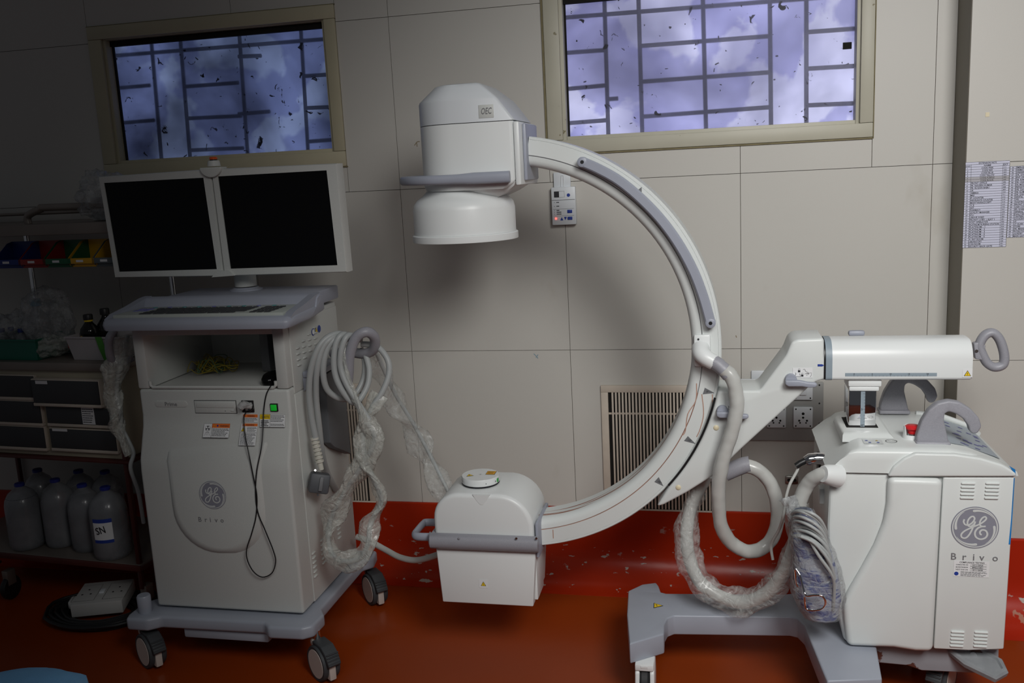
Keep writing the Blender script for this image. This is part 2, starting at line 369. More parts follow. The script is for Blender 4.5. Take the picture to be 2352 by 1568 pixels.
def pane_mat(name, tint, clear, seed, hazes, hz=.35):
    """old polythene film over glass: blurred see-through, torn clear patches, black specks"""
    m = bpy.data.materials.new(name); m.use_nodes = True; N = m.node_tree.nodes; L = m.node_tree.links; N.remove(N['Principled BSDF'])
    tc = N.new('ShaderNodeTexCoord'); mp = N.new('ShaderNodeMapping'); mp.inputs['Location'].default_value = (seed, 0, 0); L.new(tc.outputs['Object'], mp.inputs[0])
    def nz(sc, det=5, dis=0):
        n = N.new('ShaderNodeTexNoise'); n.inputs['Scale'].default_value = sc; n.inputs['Detail'].default_value = det; n.inputs['Distortion'].default_value = dis
        L.new(mp.outputs[0], n.inputs[0]); return n.outputs['Fac']
    def rng(src, a, b, c=0, d=1):
        r_ = N.new('ShaderNodeMapRange'); L.new(src, r_.inputs[0])
        for i, v in enumerate((a, b, c, d)): r_.inputs[i+1].default_value = v
        return r_.outputs[0]
    ref = N.new('ShaderNodeBsdfRefraction'); ref.inputs['IOR'].default_value = 1.4; ref.inputs['Roughness'].default_value = .26; ref.inputs[0].default_value = (*tint, 1)
    clr = N.new('ShaderNodeBsdfRefraction'); clr.inputs['IOR'].default_value = 1.4; clr.inputs['Roughness'].default_value = .17; clr.inputs[0].default_value = (*[min(1, t*hazes) for t in tint], 1)
    a = N.new('ShaderNodeMixShader'); L.new(rng(nz(3.6, 12, .25), .50, .535), a.inputs[0]); L.new(ref.outputs[0], a.inputs[1]); L.new(clr.outputs[0], a.inputs[2])
    tl = N.new('ShaderNodeBsdfTranslucent'); tl.inputs[0].default_value = (*[min(1, t*1.15) for t in tint], 1); a2 = N.new('ShaderNodeMixShader'); a2.inputs[0].default_value = .16
    L.new(a.outputs[0], a2.inputs[1]); L.new(tl.outputs[0], a2.inputs[2]); a = a2
    df = N.new('ShaderNodeBsdfDiffuse'); df.inputs[0].default_value = (.012, .012, .02, 1)
    b_ = N.new('ShaderNodeMixShader'); sp1 = rng(nz(34, 9, .9), .672, .69, 0, .95); sp2 = rng(nz(1.7, 5, .5), .40, .66, 0, hz); mxx = N.new('ShaderNodeMath'); mxx.operation = 'MAXIMUM'; L.new(sp1, mxx.inputs[0]); L.new(sp2, mxx.inputs[1]); L.new(mxx.outputs[0], b_.inputs[0]); L.new(a.outputs[0], b_.inputs[1]); L.new(df.outputs[0], b_.inputs[2])
    gl = N.new('ShaderNodeBsdfGlossy'); gl.inputs['Roughness'].default_value = .5; gl.inputs[0].default_value = (.9, .9, 1, 1)
    c_ = N.new('ShaderNodeMixShader'); c_.inputs[0].default_value = .03; L.new(b_.outputs[0], c_.inputs[1]); L.new(gl.outputs[0], c_.inputs[2])
    L.new(c_.outputs[0], N['Material Output'].inputs[0]); return m
def window(nm, X, fmat, open_, sky, pane, vb, hb, seals):
    x0, x1, zb, zt = X; ix0, ix1, iz0, iz1 = open_
    f = M(fmat, 'seal'); y0, y1 = D-.010, D+.004
    f.b2((x0, y0, zb), (x1, y1, iz0), .002); f.b2((x0, y0, iz1), (x1, y1, zt), .002)
    f.b2((x0, y0, iz0+.0008), (ix0, y1, iz1-.0008), .002); f.b2((ix1, y0, iz0+.0008), (x1, y1, iz1-.0008), .002)
    for a, c in seals: f.b2((a[0], D-.006, a[1]), (c[0], D+.003, c[1]), 0, 1)
    root = S(f.obj(nm))
    f = M(fmat); yr = D+.062
    f.b2((ix0-.02, y1, iz0-.02), (ix0+.012, yr, iz1+.02), .001); f.b2((ix1-.012, y1, iz0-.02), (ix1+.02, yr, iz1+.02), .001)
    f.b2((ix0+.0125, y1, iz0-.02), (ix1-.0125, yr, iz0+.012), .001); f.b2((ix0+.0125, y1, iz1-.003), (ix1-.0125, yr, iz1+.02), .001)
    f.obj('window_reveal', root)
    p = M(pane); p.b2((ix0-.005, D+.052, iz0-.005), (ix1+.005, D+.056, iz1+.005)); p.obj('window_pane', root)
    g = M('dark'); g.b2((ix0+.012, D+.03, iz1-.024), (ix1-.012, D+.05, iz1-.0035)); g.b2((ix0+.0125, D+.04, iz0+.0125), (ix0+.018, D+.05, iz1-.024)); g.obj('recess_shadow_strip', root)  # black strips stand in for recess shadow along the top and left edge
    g = M('dark')
    for (ax, az), (bx, bz) in vb+hb: g.tube([(ax, D+.095, az), (bx, D+.095, bz)], .0075, 8)
    g.obj('window_grille', root)
    s_ = M(sky); s_.b2((ix0-.25, D+.22, iz0-.2), (ix1+.25, D+.23, iz1+.3)); s_.obj('daylight_screen', root)
    return root
def bars(px, Y=D+.095):
    out = []
    for a, b_, c, d in px: p, q = at(a, b_, Y), at(c, d, Y); out.append(((p.x, p.z), (q.x, q.z)))
    return out
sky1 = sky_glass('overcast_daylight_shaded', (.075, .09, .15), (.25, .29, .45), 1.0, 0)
sky2 = sky_glass('overcast_daylight', (.50, .51, .70), (1.15, 1.18, 1.40), 1.0, 0)
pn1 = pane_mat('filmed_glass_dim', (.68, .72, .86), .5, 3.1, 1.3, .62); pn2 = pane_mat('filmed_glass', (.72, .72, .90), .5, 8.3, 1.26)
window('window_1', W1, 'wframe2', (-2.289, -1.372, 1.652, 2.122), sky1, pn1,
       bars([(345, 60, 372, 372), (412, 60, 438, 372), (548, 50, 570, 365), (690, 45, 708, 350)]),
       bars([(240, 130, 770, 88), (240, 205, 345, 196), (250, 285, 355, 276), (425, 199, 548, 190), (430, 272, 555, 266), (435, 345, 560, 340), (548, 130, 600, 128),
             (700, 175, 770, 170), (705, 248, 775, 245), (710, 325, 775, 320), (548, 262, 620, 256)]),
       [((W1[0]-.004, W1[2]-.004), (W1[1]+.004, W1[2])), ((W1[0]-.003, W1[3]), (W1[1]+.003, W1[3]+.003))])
window('window_2', W2, 'wframe', (-.512, .474, 1.645, 2.13), sky2, pn2,
       bars([(1388, -10, 1398, 330), (1466, -20, 1476, 330), (1614, -20, 1622, 310), (1768, -20, 1771, 300), (1852, -20, 1852, 290)]),
       bars([(1280, 42, 1990, -14), (1280, 123, 1390, 115), (1285, 206, 1392, 196), (1290, 284, 1394, 276), (1467, 106, 1768, 83), (1470, 188, 1769, 166),
             (1474, 268, 1770, 246), (1852, 74, 1990, 64), (1852, 158, 1990, 150), (1852, 242, 1990, 236), (1395, 228, 1420, 226)]),
       [((W2[0]-.008, W2[2]-.002), (W2[0]-.001, W2[3])), ((W2[0], W2[2]-.006), (W2[1], W2[2]-.001)), ((W2[1]+.001, W2[2]-.004), (W2[1]+.004, W2[3]))])
# padlock-shaped dark scrap stuck on the glass of the right window
p = at(1946, 105, D+.05); m = M('dark'); m.box(p, (.028, .003, .022), .001)
tag(m.obj('glass_scrap'), 'small dark square scrap stuck on the bright window glass at its right', 'scrap')
# ---------------------------------------------------------------- things fixed to the walls
def grille(name, x0, x1, z0_, z1_, n, label):
    t = thing(name, ((x0+x1)/2, D-.006, z0_), label, 'vent grille')
    m = M('vent'); fwd = .026; y0, y1 = D-.012, D+.001
    m.b2((x0, y0, z0_), (x1, y1, z0_+fwd), .002); m.b2((x0, y0, z1_-fwd), (x1, y1, z1_), .002)
    m.b2((x0, y0, z0_+fwd), (x0+fwd, y1, z1_-fwd), .002); m.b2((x1-fwd, y0, z0_+fwd), (x1, y1, z1_-fwd), .002); m.obj('grille_frame', t)
    m = M('dark'); m.b2((x0+.01, D-.002, z0_+.01), (x1-.01, D+.0005, z1_-.01)); m.obj('grille_backing', t)
    m = M('vent'); a = x0+fwd+.016; st = (x1-fwd-a)/n
    for i in range(n): m.b2((a+i*st-.0034, D-.010, z0_+fwd), (a+i*st+.0034, D-.003, z1_-fwd), .001)
    m.b2((x0+fwd, D-.0028, z1_-fwd-.085), (x1-fwd, D-.0022, z1_-fwd-.078)); m.obj('slats', t)
grille('vent_grille', -.408, .03, .262, .76, 30, 'large cream louvred vent grille low on wall behind the curved arm')
grille('vent_grille', -1.75, -1.317, .262, .766, 30, 'cream louvred vent grille mostly hidden behind the imaging workstation')
# grey service plate with sockets
tl, br = at(1690, 876, D), at(1889, 1010, D); t = thing('socket_panel', (tl.x, D, br.z), 'grey metal wall plate carrying white switches and sockets behind the arm', 'socket panel')
m = M(mat('grey_metal_plate', (.33, .33, .32), .4, .2), 'dark'); m.b2((tl.x, D-.016, br.z), (br.x, D, tl.z), .002)
for py in (884, 926, 972): c = at(1882, py, D-.016); m.lathe([(.0028, 0), (.0028, -.0012)], c, 'y', 10, 1)
m.obj('metal_plate', t)
def sock(cx, cy, kind, nm, wd=.066, par=None, y=D-.016):
    c = at(cx, cy, y); m = M('white2', 'dark'); m.box((c.x, y-.005, c.z), (wd, .010, wd*1.15), .004)
    m.fr((c.x, y-.0102, c.z), (1, 0, 0), (0, 0, 1))
    for a in (-1, 1):
        for b_ in (-1, 1): m.disc(a*wd*.37, b_*wd*.46, .0028, 1, 1, 10)
    if kind: m.disc(0, .014, .005, 1, 1, 12); m.disc(0, 0, .004, 1, 1, 12); [m.disc(a*.013, -.011, .0038, 1, 1, 10) for a in (-1, 1)]; [m.disc(a*.01, -.019, .003, 1, 1, 10) for a in (-1, 1)]
    else: m.box((c.x, y-.012, c.z), (.022, .008, .038), .002)
    m.obj(nm, par)
for cx, cy, k, nm in ((1844, 957, 1, 'socket'), (1844, 893, 0, 'switch'), (1783, 957, 1, 'socket'), (1783, 893, 0, 'switch'), (1722, 957, 1, 'socket'), (1722, 893, 0, 'switch')): sock(cx, cy, k, nm, par=t)
c = at(1742, 860, D); m = M('white2'); m.box((c.x, D-.005, c.z), (.05, .01, .032), .003)
tag(m.obj('wall_switch'), 'small white wall switch box just above the grey socket plate', 'switch')
c = at(1818, 1100, D); m = M('steel', 'dark'); m.box((c.x, D-.006, c.z), (.045, .012, .03), .004, 0); m.fr((c.x, D-.0122, c.z), (1, 0, 0), (0, 0, 1)); m.disc(-.01, 0, .006, 1, 1, 12); m.disc(.01, 0, .006, 1, 1, 12)
tag(m.obj('gas_outlet'), 'small metal wall outlet low behind the coiled pedal cable', 'wall outlet')
# wall control unit
a, b_ = at(1268, 430, D), at(1326, 514, D); t = thing('wall_controller', ((a.x+b_.x)/2, D, b_.z), 'white wall control unit with blue buttons and glowing red dot', 'wall controller')
m = M('white2', 'ink', 'blue'); m.b2((a.x, D-.026, b_.z), (b_.x, D-.002, a.z), .003); wd = b_.x-a.x; hh = a.z-b_.z
m.fr((a.x, D-.0262, b_.z), (1, 0, 0), (0, 0, 1)); X = lambda u: u*wd; Z = lambda v: v*hh
m.rect(X(.02), Z(.655), X(.98), Z(.665), 1, 1); m.rect(X(.06), Z(.42), X(.92), Z(.425), 1, 1); m.rect(X(.06), Z(.24), X(.92), Z(.245), 1, 1)
m.rect(X(.12), Z(.73), X(.33), Z(.89), 1, 1); m.stroke([(X(.33), Z(.89)), (X(.55), Z(.89)), (X(.55), Z(.73)), (X(.33), Z(.73))], .0008, 1, 1, 0)
for i, zz in enumerate((.60, .50, .39, .34, .29)): m.disc(X(.12), Z(zz), .0012, 1, 1, 8); m.rect(X(.2), Z(zz-.01), X(.2+(.12 if i < 3 else .2)), Z(zz+.01), 1, 1)
m.obj('housing', t)
m = M('blue'); m.fr((a.x, D-.0262, b_.z), (1, 0, 0), (0, 0, 1))
for k_, u0, v0 in ((0, .65, .31), (0, .65, .13), (1, 0, 0), (2, 0, 0), (3, 0, 0)):
    m = M('blue'); m.fr((a.x, D-.0262, b_.z), (1, 0, 0), (0, 0, 1))
    if k_ == 0: m.box((a.x+X(u0+.1), D-.027, b_.z+Z(v0+.04)), (X(.2), .003, Z(.085)), .001)
    if k_ == 1: m.poly([(X(.34), Z(.12)), (X(.47), Z(.12)), (X(.405), Z(.21))], 2)
    if k_ == 2: m.poly([(X(.50), Z(.21)), (X(.62), Z(.21)), (X(.56), Z(.12))], 2)
    if k_ == 3: m.disc(X(.72), Z(.78), .006, 2)
    m.obj('button', t, fix=False)
m = M('redlit'); m.lathe([(.0032, 0), (.002, -.002)], (a.x+X(.16), D-.0265, b_.z+Z(.17)), 'y', 12); m.obj('indicator_light', t)
c1, c2 = at(1272, 396, D), at(1312, 432, D); m = M('white2', 'paper'); m.b2((c1.x, D-.012, c2.z), (c2.x, D-.001, c1.z), .002); m.tube([((c1.x+c2.x)/2-.004, D-.014, c2.z+.008), ((c1.x+c2.x)/2-.002, D-.015, c1.z-.012), ((c1.x+c2.x)/2+.006, D-.015, c1.z-.012), ((c1.x+c2.x)/2+.006, D-.014, c2.z+.006)], .001, 6, 1)
m.obj('mounting_bracket', t)
# telephone lists
def sheet(px, rows, label, cols=3, title=None, start=1):
    (x0, zt_), (x1, _), (xb, zb_) = [((q := at(a, b_, YR)).x, q.z) for a, b_ in px]
    m = M('paperb', 'ink', mat('shaded_row', (.40, .39, .42), .6)); H_ = zt_-zb_; Wd = x1-x0
    m.b2((x0, YR-.0012, zb_), (x1, YR-.0002, zt_)); m.fr((x0, YR-.0013, zt_), (1, 0, 0), (0, 0, 1)); n = len(rows)+(2 if title else 0); dz = H_/n; k = 0
    if title:
        m.text('EXTENSION NO\'S', Wd*.3, -dz*.8, dz*.6, Wd*.4, 2, 1); m.text('S.NO', Wd*.01, -dz*1.8, dz*.45, Wd*.1, 2, 1); m.text('NAME', Wd*.42, -dz*1.8, dz*.6, Wd*.16, 2, 1); m.text('EXT', Wd*.86, -dz*1.8, dz*.6, Wd*.1, 2, 1); k = 2
    for i, rr in enumerate(rows):
        v = -dz*(k+i+.82)
        if title and i in (4, 5): m.rect(0, v-dz*.18, Wd, v+dz*.82, 1, 2)
        m.text(str(start+i), Wd*.04, v, dz*.55, None, 2, 1); wn = min(len(rr)*dz*.50, Wd*.68)
        m.text(rr, Wd*.14 if not (title and i < 6) else Wd*.5-wn/2, v, dz*.62, wn, 2, 1)
        m.text(str(111*(i+1) if i < 4 else 300+i), Wd*.87, v, dz*.5, None, 2, 1)
    for i in range(n+1): m.rect(0, -dz*i-.0003, Wd, -dz*i+.0003, 2, 1)
    for u in (0, .13, .85, 1): m.rect(Wd*u-.0003, -H_, Wd*u+.0003, 0 if not title else -dz, 2, 1)
    tag(m.obj('telephone_list', fix=False), label, 'notice')
sheet([(2218, 373), (2319, 376), (2214, 569)], ['CODE PINK', 'CODE RED', 'CODE BLUE', 'CODE YELLOW', 'CODE PURPLE', 'CODE BLACK', 'FRONT OFFICE', 'FR. NAVEEN KUMAR', 'FR. ROSAN BABU', 'OR', 'AMBIKA', 'MRD', 'IP COUNTER', 'INSURANCE COUNTER', 'MAINTANANCE DEPT', 'V.S', 'GST', 'PHARMACY', 'QUALITY MANAGER', 'ICU', 'LABOUR WARD', 'FRONT LOBY ( AJAY )', 'POST OPERATIVE', 'PLATINUM NURSING STATION', 'PLATINUM - 1', 'PLATINUM - 2', 'PLATINUM - 3', 'PLATINUM - 4', 'PLATINUM - 5', 'X- RAY ROOM', 'LABORATORY', 'SCAN ROOM', 'SECURITY BACK GATE'],
      'white printed extension number list taped on right wall, longer left sheet', title=True)
sheet([(2320, 382), (2425, 382), (2320, 545)], ['EMERGENCY', 'DERMATOLOGY', 'DRESSING', 'DR. GYNAE', 'ENT DR.', 'DR. RAMA', 'DR. CHANDRA', 'DR. MOORTHY', 'PEDIATRIC', 'DR. ZAVIER', 'DR. KUMAR', 'DR. GANESH', 'DENTAL', 'OPD', 'WAITING AREA', 'FRONT SIDE', 'CASH COUNTER', 'SPL WARD', 'GENERAL WARD', 'DIALYSIS', 'CANTEEN', 'ACCOUNTS', 'OT', 'CT SCAN', 'STORE', 'DR. MANI', 'PHYSIOTHERAPY', 'LAUNDRY', 'MAIN GATE'],
      'white printed extension list on right wall cut by the picture edge', start=34)
c = at(2268, 263, YR); m = M('cream'); m.box((c.x, YR-.0006, c.z), (.011, .001, .013))
tag(m.obj('tape_scrap'), 'tiny beige tape scrap on right wall above the printed lists', 'tape')
# ---------------------------------------------------------------- shared artwork and casters
def logo(par, O, U, Wv, r):
    m = M('logo', 'logoW'); m.fr(O, U, Wv); m.disc(0, 0, r, 1, 0, 56); m.ring(0, 0, r*.905, r*.955, 2, 1, 56)
    T_ = lambda p: [((a-665)/295*r, -(b_-735)/265*r) for a, b_ in p]
    g = T_([(530, 632), (522, 665), (545, 700), (590, 700), (635, 665), (655, 620), (635, 593), (600, 608), (572, 655), (575, 705), (610, 720), (650, 690), (665, 655)])
    m.stroke(g, r*.075, 3, 1)
    m.stroke(T_([(665, 655), (640, 730), (600, 820), (555, 868), (508, 862), (500, 822), (545, 775), (640, 725), (715, 690), (765, 655), (797, 618), (783, 592), (748, 610), (722, 655), (725, 700), (755, 716), (795, 712)]), r*.075, 4, 1)
    m.stroke(T_([(760, 716), (705, 735), (668, 790), (680, 850), (735, 878), (795, 860), (820, 815), (800, 770), (755, 760), (728, 785), (735, 815), (752, 820)]), r*.08, 3, 1)
    for k in range(4):
        a0 = R(95-90*k); pts = [(r*.80*math.cos(a0-t), r*.80*math.sin(a0-t)) if t == 0 else (r*(.80+.08*min(1, t/.9))*math.cos(a0-t), r*(.80+.08*min(1, t/.9))*math.sin(a0-t)) for t in [x*.16 for x in range(8)]]
        m.stroke(pts, lambda u: r*.11*(1-u)**.8+.0004, 3, 1, 2); m.disc(*pts[0], r*.055, 3, 1, 14)
    return m.obj('logo', par, fix=False)
def letters(par, O, U, Wv, s, h, w, mk='inkg', name='lettering', shear=0, spread=None):
    m = M(mk); m.fr(O, U, Wv)
    if spread:
        for ch, u in zip(s, spread): m.text(ch, u, 0, h, None, 1, 0, shear)
    else: m.text(s, 0, 0, h, w, 1, 0, shear)
    return m.obj(name, par, fix=False)
def tri(m, u, v, s, k=2, y=0, b=1, rot=0):
    """warning triangle; y / b are material slots of yellow and black"""
    def P(q): return [(u+q*math.cos(R(90+rot+120*i)), v+q*math.sin(R(90+rot+120*i))) for i in range(3)]
    m.poly(P(s), k, b); m.poly(P(s*.80), k+1, y); c, d = math.cos(R(rot)), math.sin(R(rot))
    m.poly([(u+a*c-e*d, v+a*d+e*c) for a, e in ((-s*.07, s*.35), (s*.07, s*.35), (s*.04, -s*.08), (-s*.04, -s*.08))], k+2, b); m.disc(u, v-s*.22, s*.06, k+2, b, 8)
def caster(par, x, y, zt, r, ang, name='caster'):
    """twin wheel castor, rolling direction ang (deg from +x)"""
    T = Matrix.Translation((x, y, 0)) @ Matrix.Rotation(R(ang), 4, 'Z')
    def lt(m, prof, c, mi): return m.lathe(prof, c, 'y', 36, mi, T)
    f = M('capw', 'chrome'); f.lathe([(.011, 0), (.011, zt-2*r*.97+.004)], (0.018, 0, 2*r*.97-.002), 'z', 16, 1, T)
    f.box((0.012, 0, 2*r-.006), (.055, .034, .022), .006, 0, T); f.box((-.014, 0, r*1.0), (2*r*.98, .023, 2*r*.74), .004, 0, T)
    fk = f.obj(name, par)
    m = M('rubber')
    for s_ in (-1, 1):
        c = (-.012, s_*.0195, r)
        lt(m, [(r*.80, -.0085), (r*.95, -.009), (r, -.005), (r, .005), (r*.95, .009), (r*.8, .0085)], c, 0)
    m.obj('tyre', fk)
    m = M('capw')
    for s_ in (-1, 1):
        c = (-.012, s_*.0195, r); lt(m, [(r*.1, .0101*s_-.0005), (r*.8, .0095*s_), (r*.82, .006*s_), (r*.82, -.002*s_)], c, 0)
    m.obj('wheel_cover', fk)
    m = M('rubber')
    pr = [(-.012, 2*r+.010), (.045, 2*r+.008), (.074, 2*r-.012), (.090, 1.30*r), (.086, 1.18*r), (.078, 1.22*r), (.060, 1.66*r), (.030, 2*r-.008), (-.012, 2*r-.002)]
    m.prism([(-a-.0, z) for a, z in pr], 'y', -.0215, .0215, .003, 0, T)
    for q_ in range(4): m.box((-.0855+.003*q_, 0, 1.38*r+.009*q_), (.006, .040, .003), .001, 0, T)
    m.obj('brake_pedal', fk)
    return fk
# ---------------------------------------------------------------- imaging workstation
ws = thing('imaging_workstation', (-1.54, 2.72, 0), 'tall off white imaging workstation on casters carrying two black monitors', 'medical workstation')
XL, XR, YF, YU, YB = -1.806, -1.284, 2.50, 2.545, 2.955
# base
zb = .185
bp = [(-1.885, 2.455), (-1.875, 2.425), (-1.80, 2.425), (-1.765, 2.452), (-1.40, 2.455), (-1.375, 2.428), (-1.262, 2.432), (-1.232, 2.455), (-1.228, 2.53), (-1.255, 2.57), (-1.255, 2.93), (-1.225, 2.965), (-1.235, 3.03), (-1.86, 3.03), (-1.885, 2.96), (-1.85, 2.93), (-1.85, 2.58), (-1.885, 2.54)]
m = M('base'); m.prism(bp, 'z', .142, zb, .010, ang=12); bs = m.obj('base_plate', ws)
m = M('base'); m.b2((-1.70, 2.47, .105), (-1.40, 2.62, .1415), .006); m.obj('under_box', ws)
m = M('base'); m.lathe([(.020, 0), (.022, .02), (.022, .058), (.019, .062)], (-1.835, 2.475, .183), 'z', 24); m.obj('bumper_post', ws)
for x, y, a in ((-1.225, 2.475, 142), (-1.838, 2.475, 147), (-1.245, 2.99, 134), (-1.84, 2.99, 100)): caster(ws, x, y, .15, .058, a)
# body
OX0, OX1, OZ0, OZ1 = at(343, 895, 2.545).x, at(636, 893, 2.545).x, at(400, 893, 2.545).z, 1.10
side = [(YF, .195), (YF, .66), (YF+.004, .70), (YU-.006, .80), (YU, .835), (YU, 1.125), (YB, 1.145), (YB, .195)]
m = M('ws')
m.prism([(YF, .195), (YF, .66), (YF+.004, .70), (YU-.006, .80), (YU, .835), (YU, OZ0-.001), (YB, OZ0-.001), (YB, .195)], 'x', XL, XR, .010, ang=25)
m.obj('body_lower', ws)
m = M('ws'); m.b2((XL, YU, OZ0), (OX0, YB, 1.135), .006); m.b2((OX1, YU, OZ0), (XR, YB, 1.135), .006); m.b2((OX0-.004, YU+.002, OZ1-.006), (OX1+.004, YB, 1.135), .003)
m.b2((OX0-.004, YB-.012, OZ0), (OX1+.004, YB, 1.135)); bu = m.obj('body_upper', ws)
m = M('grey'); m.b2((-1.50, YB-.16, OZ0+.001), (-1.47, YB-.013, OZ1-.01), .002); m.obj('inner_bracket', bu)
m = M('ws'); c = OX0; m.tube([(OX0+.004, YU+.004, OZ0+.025), (OX0+.004, YU+.004, OZ0+.012), (OX0+.012, YU+.004, OZ0+.004), (OX1-.012, YU+.004, OZ0+.004), (OX1-.004, YU+.004, OZ0+.012), (OX1-.004, YU+.004, OZ0+.025)], .0055, 8); m.obj('opening_lip', bu)
# raised bib with curved lower edge
YB2 = YF-.012
L0, L1 = at(400, 1100, YF).x, at(590, 1100, YF).x; zc = at(500, 1160, YF).z; rr_ = (L1-L0)/2; cx = (L0+L1)/2
bib = [(L0, zc), (L0-.002, .70), (L0-.012, .745), (L1+.03, .76), (L1+.002, .70), (L1, zc)]+[(cx+rr_*math.cos(a), zc+rr_*1.0*math.sin(a)) for a in [R(-x) for x in range(10, 180, 10)]]
def bibsec(d, g):
    return [V((x+(g if x > cx else -g)*(1 if z <= .72 else .6), YF-.001-d if z < .69 else (YF+.002-d if z < .72 else YF+.026), z-(g if z < zc else 0))) for x, z in bib]
m = M('ws'); n = len(bib)
m.loft([bibsec(-.004, .020), bibsec(.005, .012), bibsec(.011, .004), bibsec(.013, -.006)]); bb = m.obj('front_bib', ws, sharp=60)
lc = at(489, 1136, YB2); logo(ws, (lc.x, YB2-.0017, lc.z), (1, 0, 0), (0, 0, 1), .0465)
a = at(457, 1197, YB2); letters(ws, (a.x, YB2-.0015, a.z), (1, 0, 0), (0, 0, 1), 'Brivo', .0155, None, spread=(0, .0225, .0405, .057, .077))
# name badge, drive, switch, port
a, b_ = at(355, 916, YU), at(432, 939, YU); cz = (a.z+b_.z)/2; hw = (b_.x-a.x)/2; hr = .0105; cxx = (a.x+b_.x)/2
st = [(cxx+hw-hr+hr*math.cos(R(t)), cz+hr*math.sin(R(t))) for t in range(-90, 91, 15)]+[(cxx-hw+hr+hr*math.cos(R(t)), cz+hr*math.sin(R(t))) for t in range(90, 271, 15)]
m = M('ws', 'inkg'); m.prism(st, 'y', YU-.0015, YU+.002, .001, 0); m.fr((cxx, YU-.0018, cz), (1, 0, 0), (0, 0, 1)); m.text('Prime', 0, -.006, .0125, .043, 1, 1, center=True); m.obj('name_badge', ws, fix=False)
a, b_ = at(447, 920, YU), at(544, 948, YU); m = M('ws', 'dgrey', 'inkg')
m.b2((a.x-.002, YU-.0008, b_.z-.002), (b_.x+.002, YU+.002, a.z+.002), 0, 1); m.b2((a.x, YU-.003, b_.z), (b_.x, YU+.002, a.z), .001, 0); m.b2((a.x+.006, YU-.005, b_.z+(a.z-b_.z)*.45), (b_.x-.006, YU-.002, a.z-.003), .0015, 0)
m.b2((b_.x-.018, YU-.005, b_.z+.006), (b_.x-.007, YU-.002, b_.z+.010), .001, 0); m.fr((a.x, YU-.0033, b_.z), (1, 0, 0), (0, 0, 1)); m.disc((b_.x-a.x)*.74, .007, .0013, 1, 1, 8); m.obj('disc_drive', ws)
a, b_ = at(555, 919, YU), at(585, 946, YU); m = M('black', 'ws'); m.b2((a.x, YU-.004, b_.z), (b_.x, YU+.002, a.z), .001, 0); m.b2((a.x+.012, YU-.005, b_.z+.006), (b_.x-.005, YU-.002, a.z-.006), .001, 1); m.obj('usb_port', ws)
a, b_ = at(621, 926, YU), at(640, 944, YU); m = M('black'); m.b2((a.x, YU-.005, b_.z), (b_.x, YU+.002, a.z), .001); sw = m.obj('power_switch', ws)
m = M('greenlit'); m.b2((a.x+.003, YU-.008, b_.z+.003), (b_.x-.003, YU-.004, a.z-.003), .001); m.obj('green_button', sw)
# stickers
def stick(par, px, Y, fn, name='warning_label', off=.0012, slots=('paper', 'ink', 'orange', 'yellow', 'blue')):
    (x0, y0), (x1, y1) = px; ym = Y((y0+y1)/2) if callable(Y) else Y
    a, b_ = at(x0, y0, ym), at(x1, y1, ym); w_, h_ = b_.x-a.x, a.z-b_.z
    if callable(Y): A, B = V((a.x, Y(y0)-off, at(x0, y0, Y(y0)).z)), V((a.x, Y(y1)-off, at(x0, y1, Y(y1)).z)); up_ = (A-B); h_ = up_.length; O = B
    else: O = V((a.x, Y-off, b_.z)); up_ = V((0, 0, 1))
    m = M(*slots); m.fr(O, (1, 0, 0), up_); m.rect(0, 0, w_, h_, 0, 0); fn(m, w_, h_); return m.obj(name, par, fix=False)
yw = lambda py: YU-(YU-YF)*max(0, min(1, (py-962)/75))
def st1(m, w, h):
    m.stroke([(0, 0), (w, 0), (w, h), (0, h), (0, 0)], .0006, 1, 1, 0); m.rect(w*.32, h*.70, w, h, 1, 2); m.rect(w*.315, 0, w*.325, h, 2, 1)
    m.disc(w*.16, h*.66, w*.10, 1, 1, 20); m.disc(w*.16, h*.66, w*.09, 2, 0, 20); [m.poly([(w*.16, h*.66), (w*.16+w*.085*math.cos(R(90+120*i-25)), h*.66+w*.085*math.sin(R(90+120*i-25))), (w*.16+w*.085*math.cos(R(90+120*i+25)), h*.66+w*.085*math.sin(R(90+120*i+25)))], 3, 1) for i in range(3)]
    m.stroke([(w*.08, h*.15), (w*.1, h*.38), (w*.22, h*.38), (w*.25, h*.15)], .0008, 2, 1, 0); m.stroke([(w*.16, h*.15), (w*.16, h*.38)], .0008, 2, 1, 0)
    m.text('WARNING', w*.62, h*.77, h*.13, w*.34, 2, 1); tri(m, w*.42, h*.83, w*.035, 2, 3, 1); m.disc(w*.53, h*.85, w*.035, 2, 4, 12); m.lines(w*.35, h*.08, w*.98, h*.66, 6, 2, 1)
stick(ws, ((466, 972), (529, 1004)), yw, st1)
def st2(m, w, h): m.rect(0, h*.62, w, h, 1, 2); m.text('WARNING', w*.3, h*.7, h*.2, w*.5, 2, 1); m.lines(w*.03, h*.08, w*.97, h*.58, 3, 2, 1)
stick(ws, ((559, 951), (594, 969)), yw, st2)
def st3(m, w, h): m.rect(w*.1, h*.88, w, h, 1, 2); m.text('WARNING', w*.3, h*.90, h*.07, w*.5, 2, 1); tri(m, w*.17, h*.70, w*.16, 2, 3, 1); m.lines(w*.4, h*.62, w*.97, h*.85, 5, 2, 1); m.lines(w*.05, h*.03, w*.97, h*.55, 9, 2, 1); m.rect(0, h*.58, w, h*.59, 2, 1)
stick(ws, ((549, 972), (592, 1022)), yw, st3)
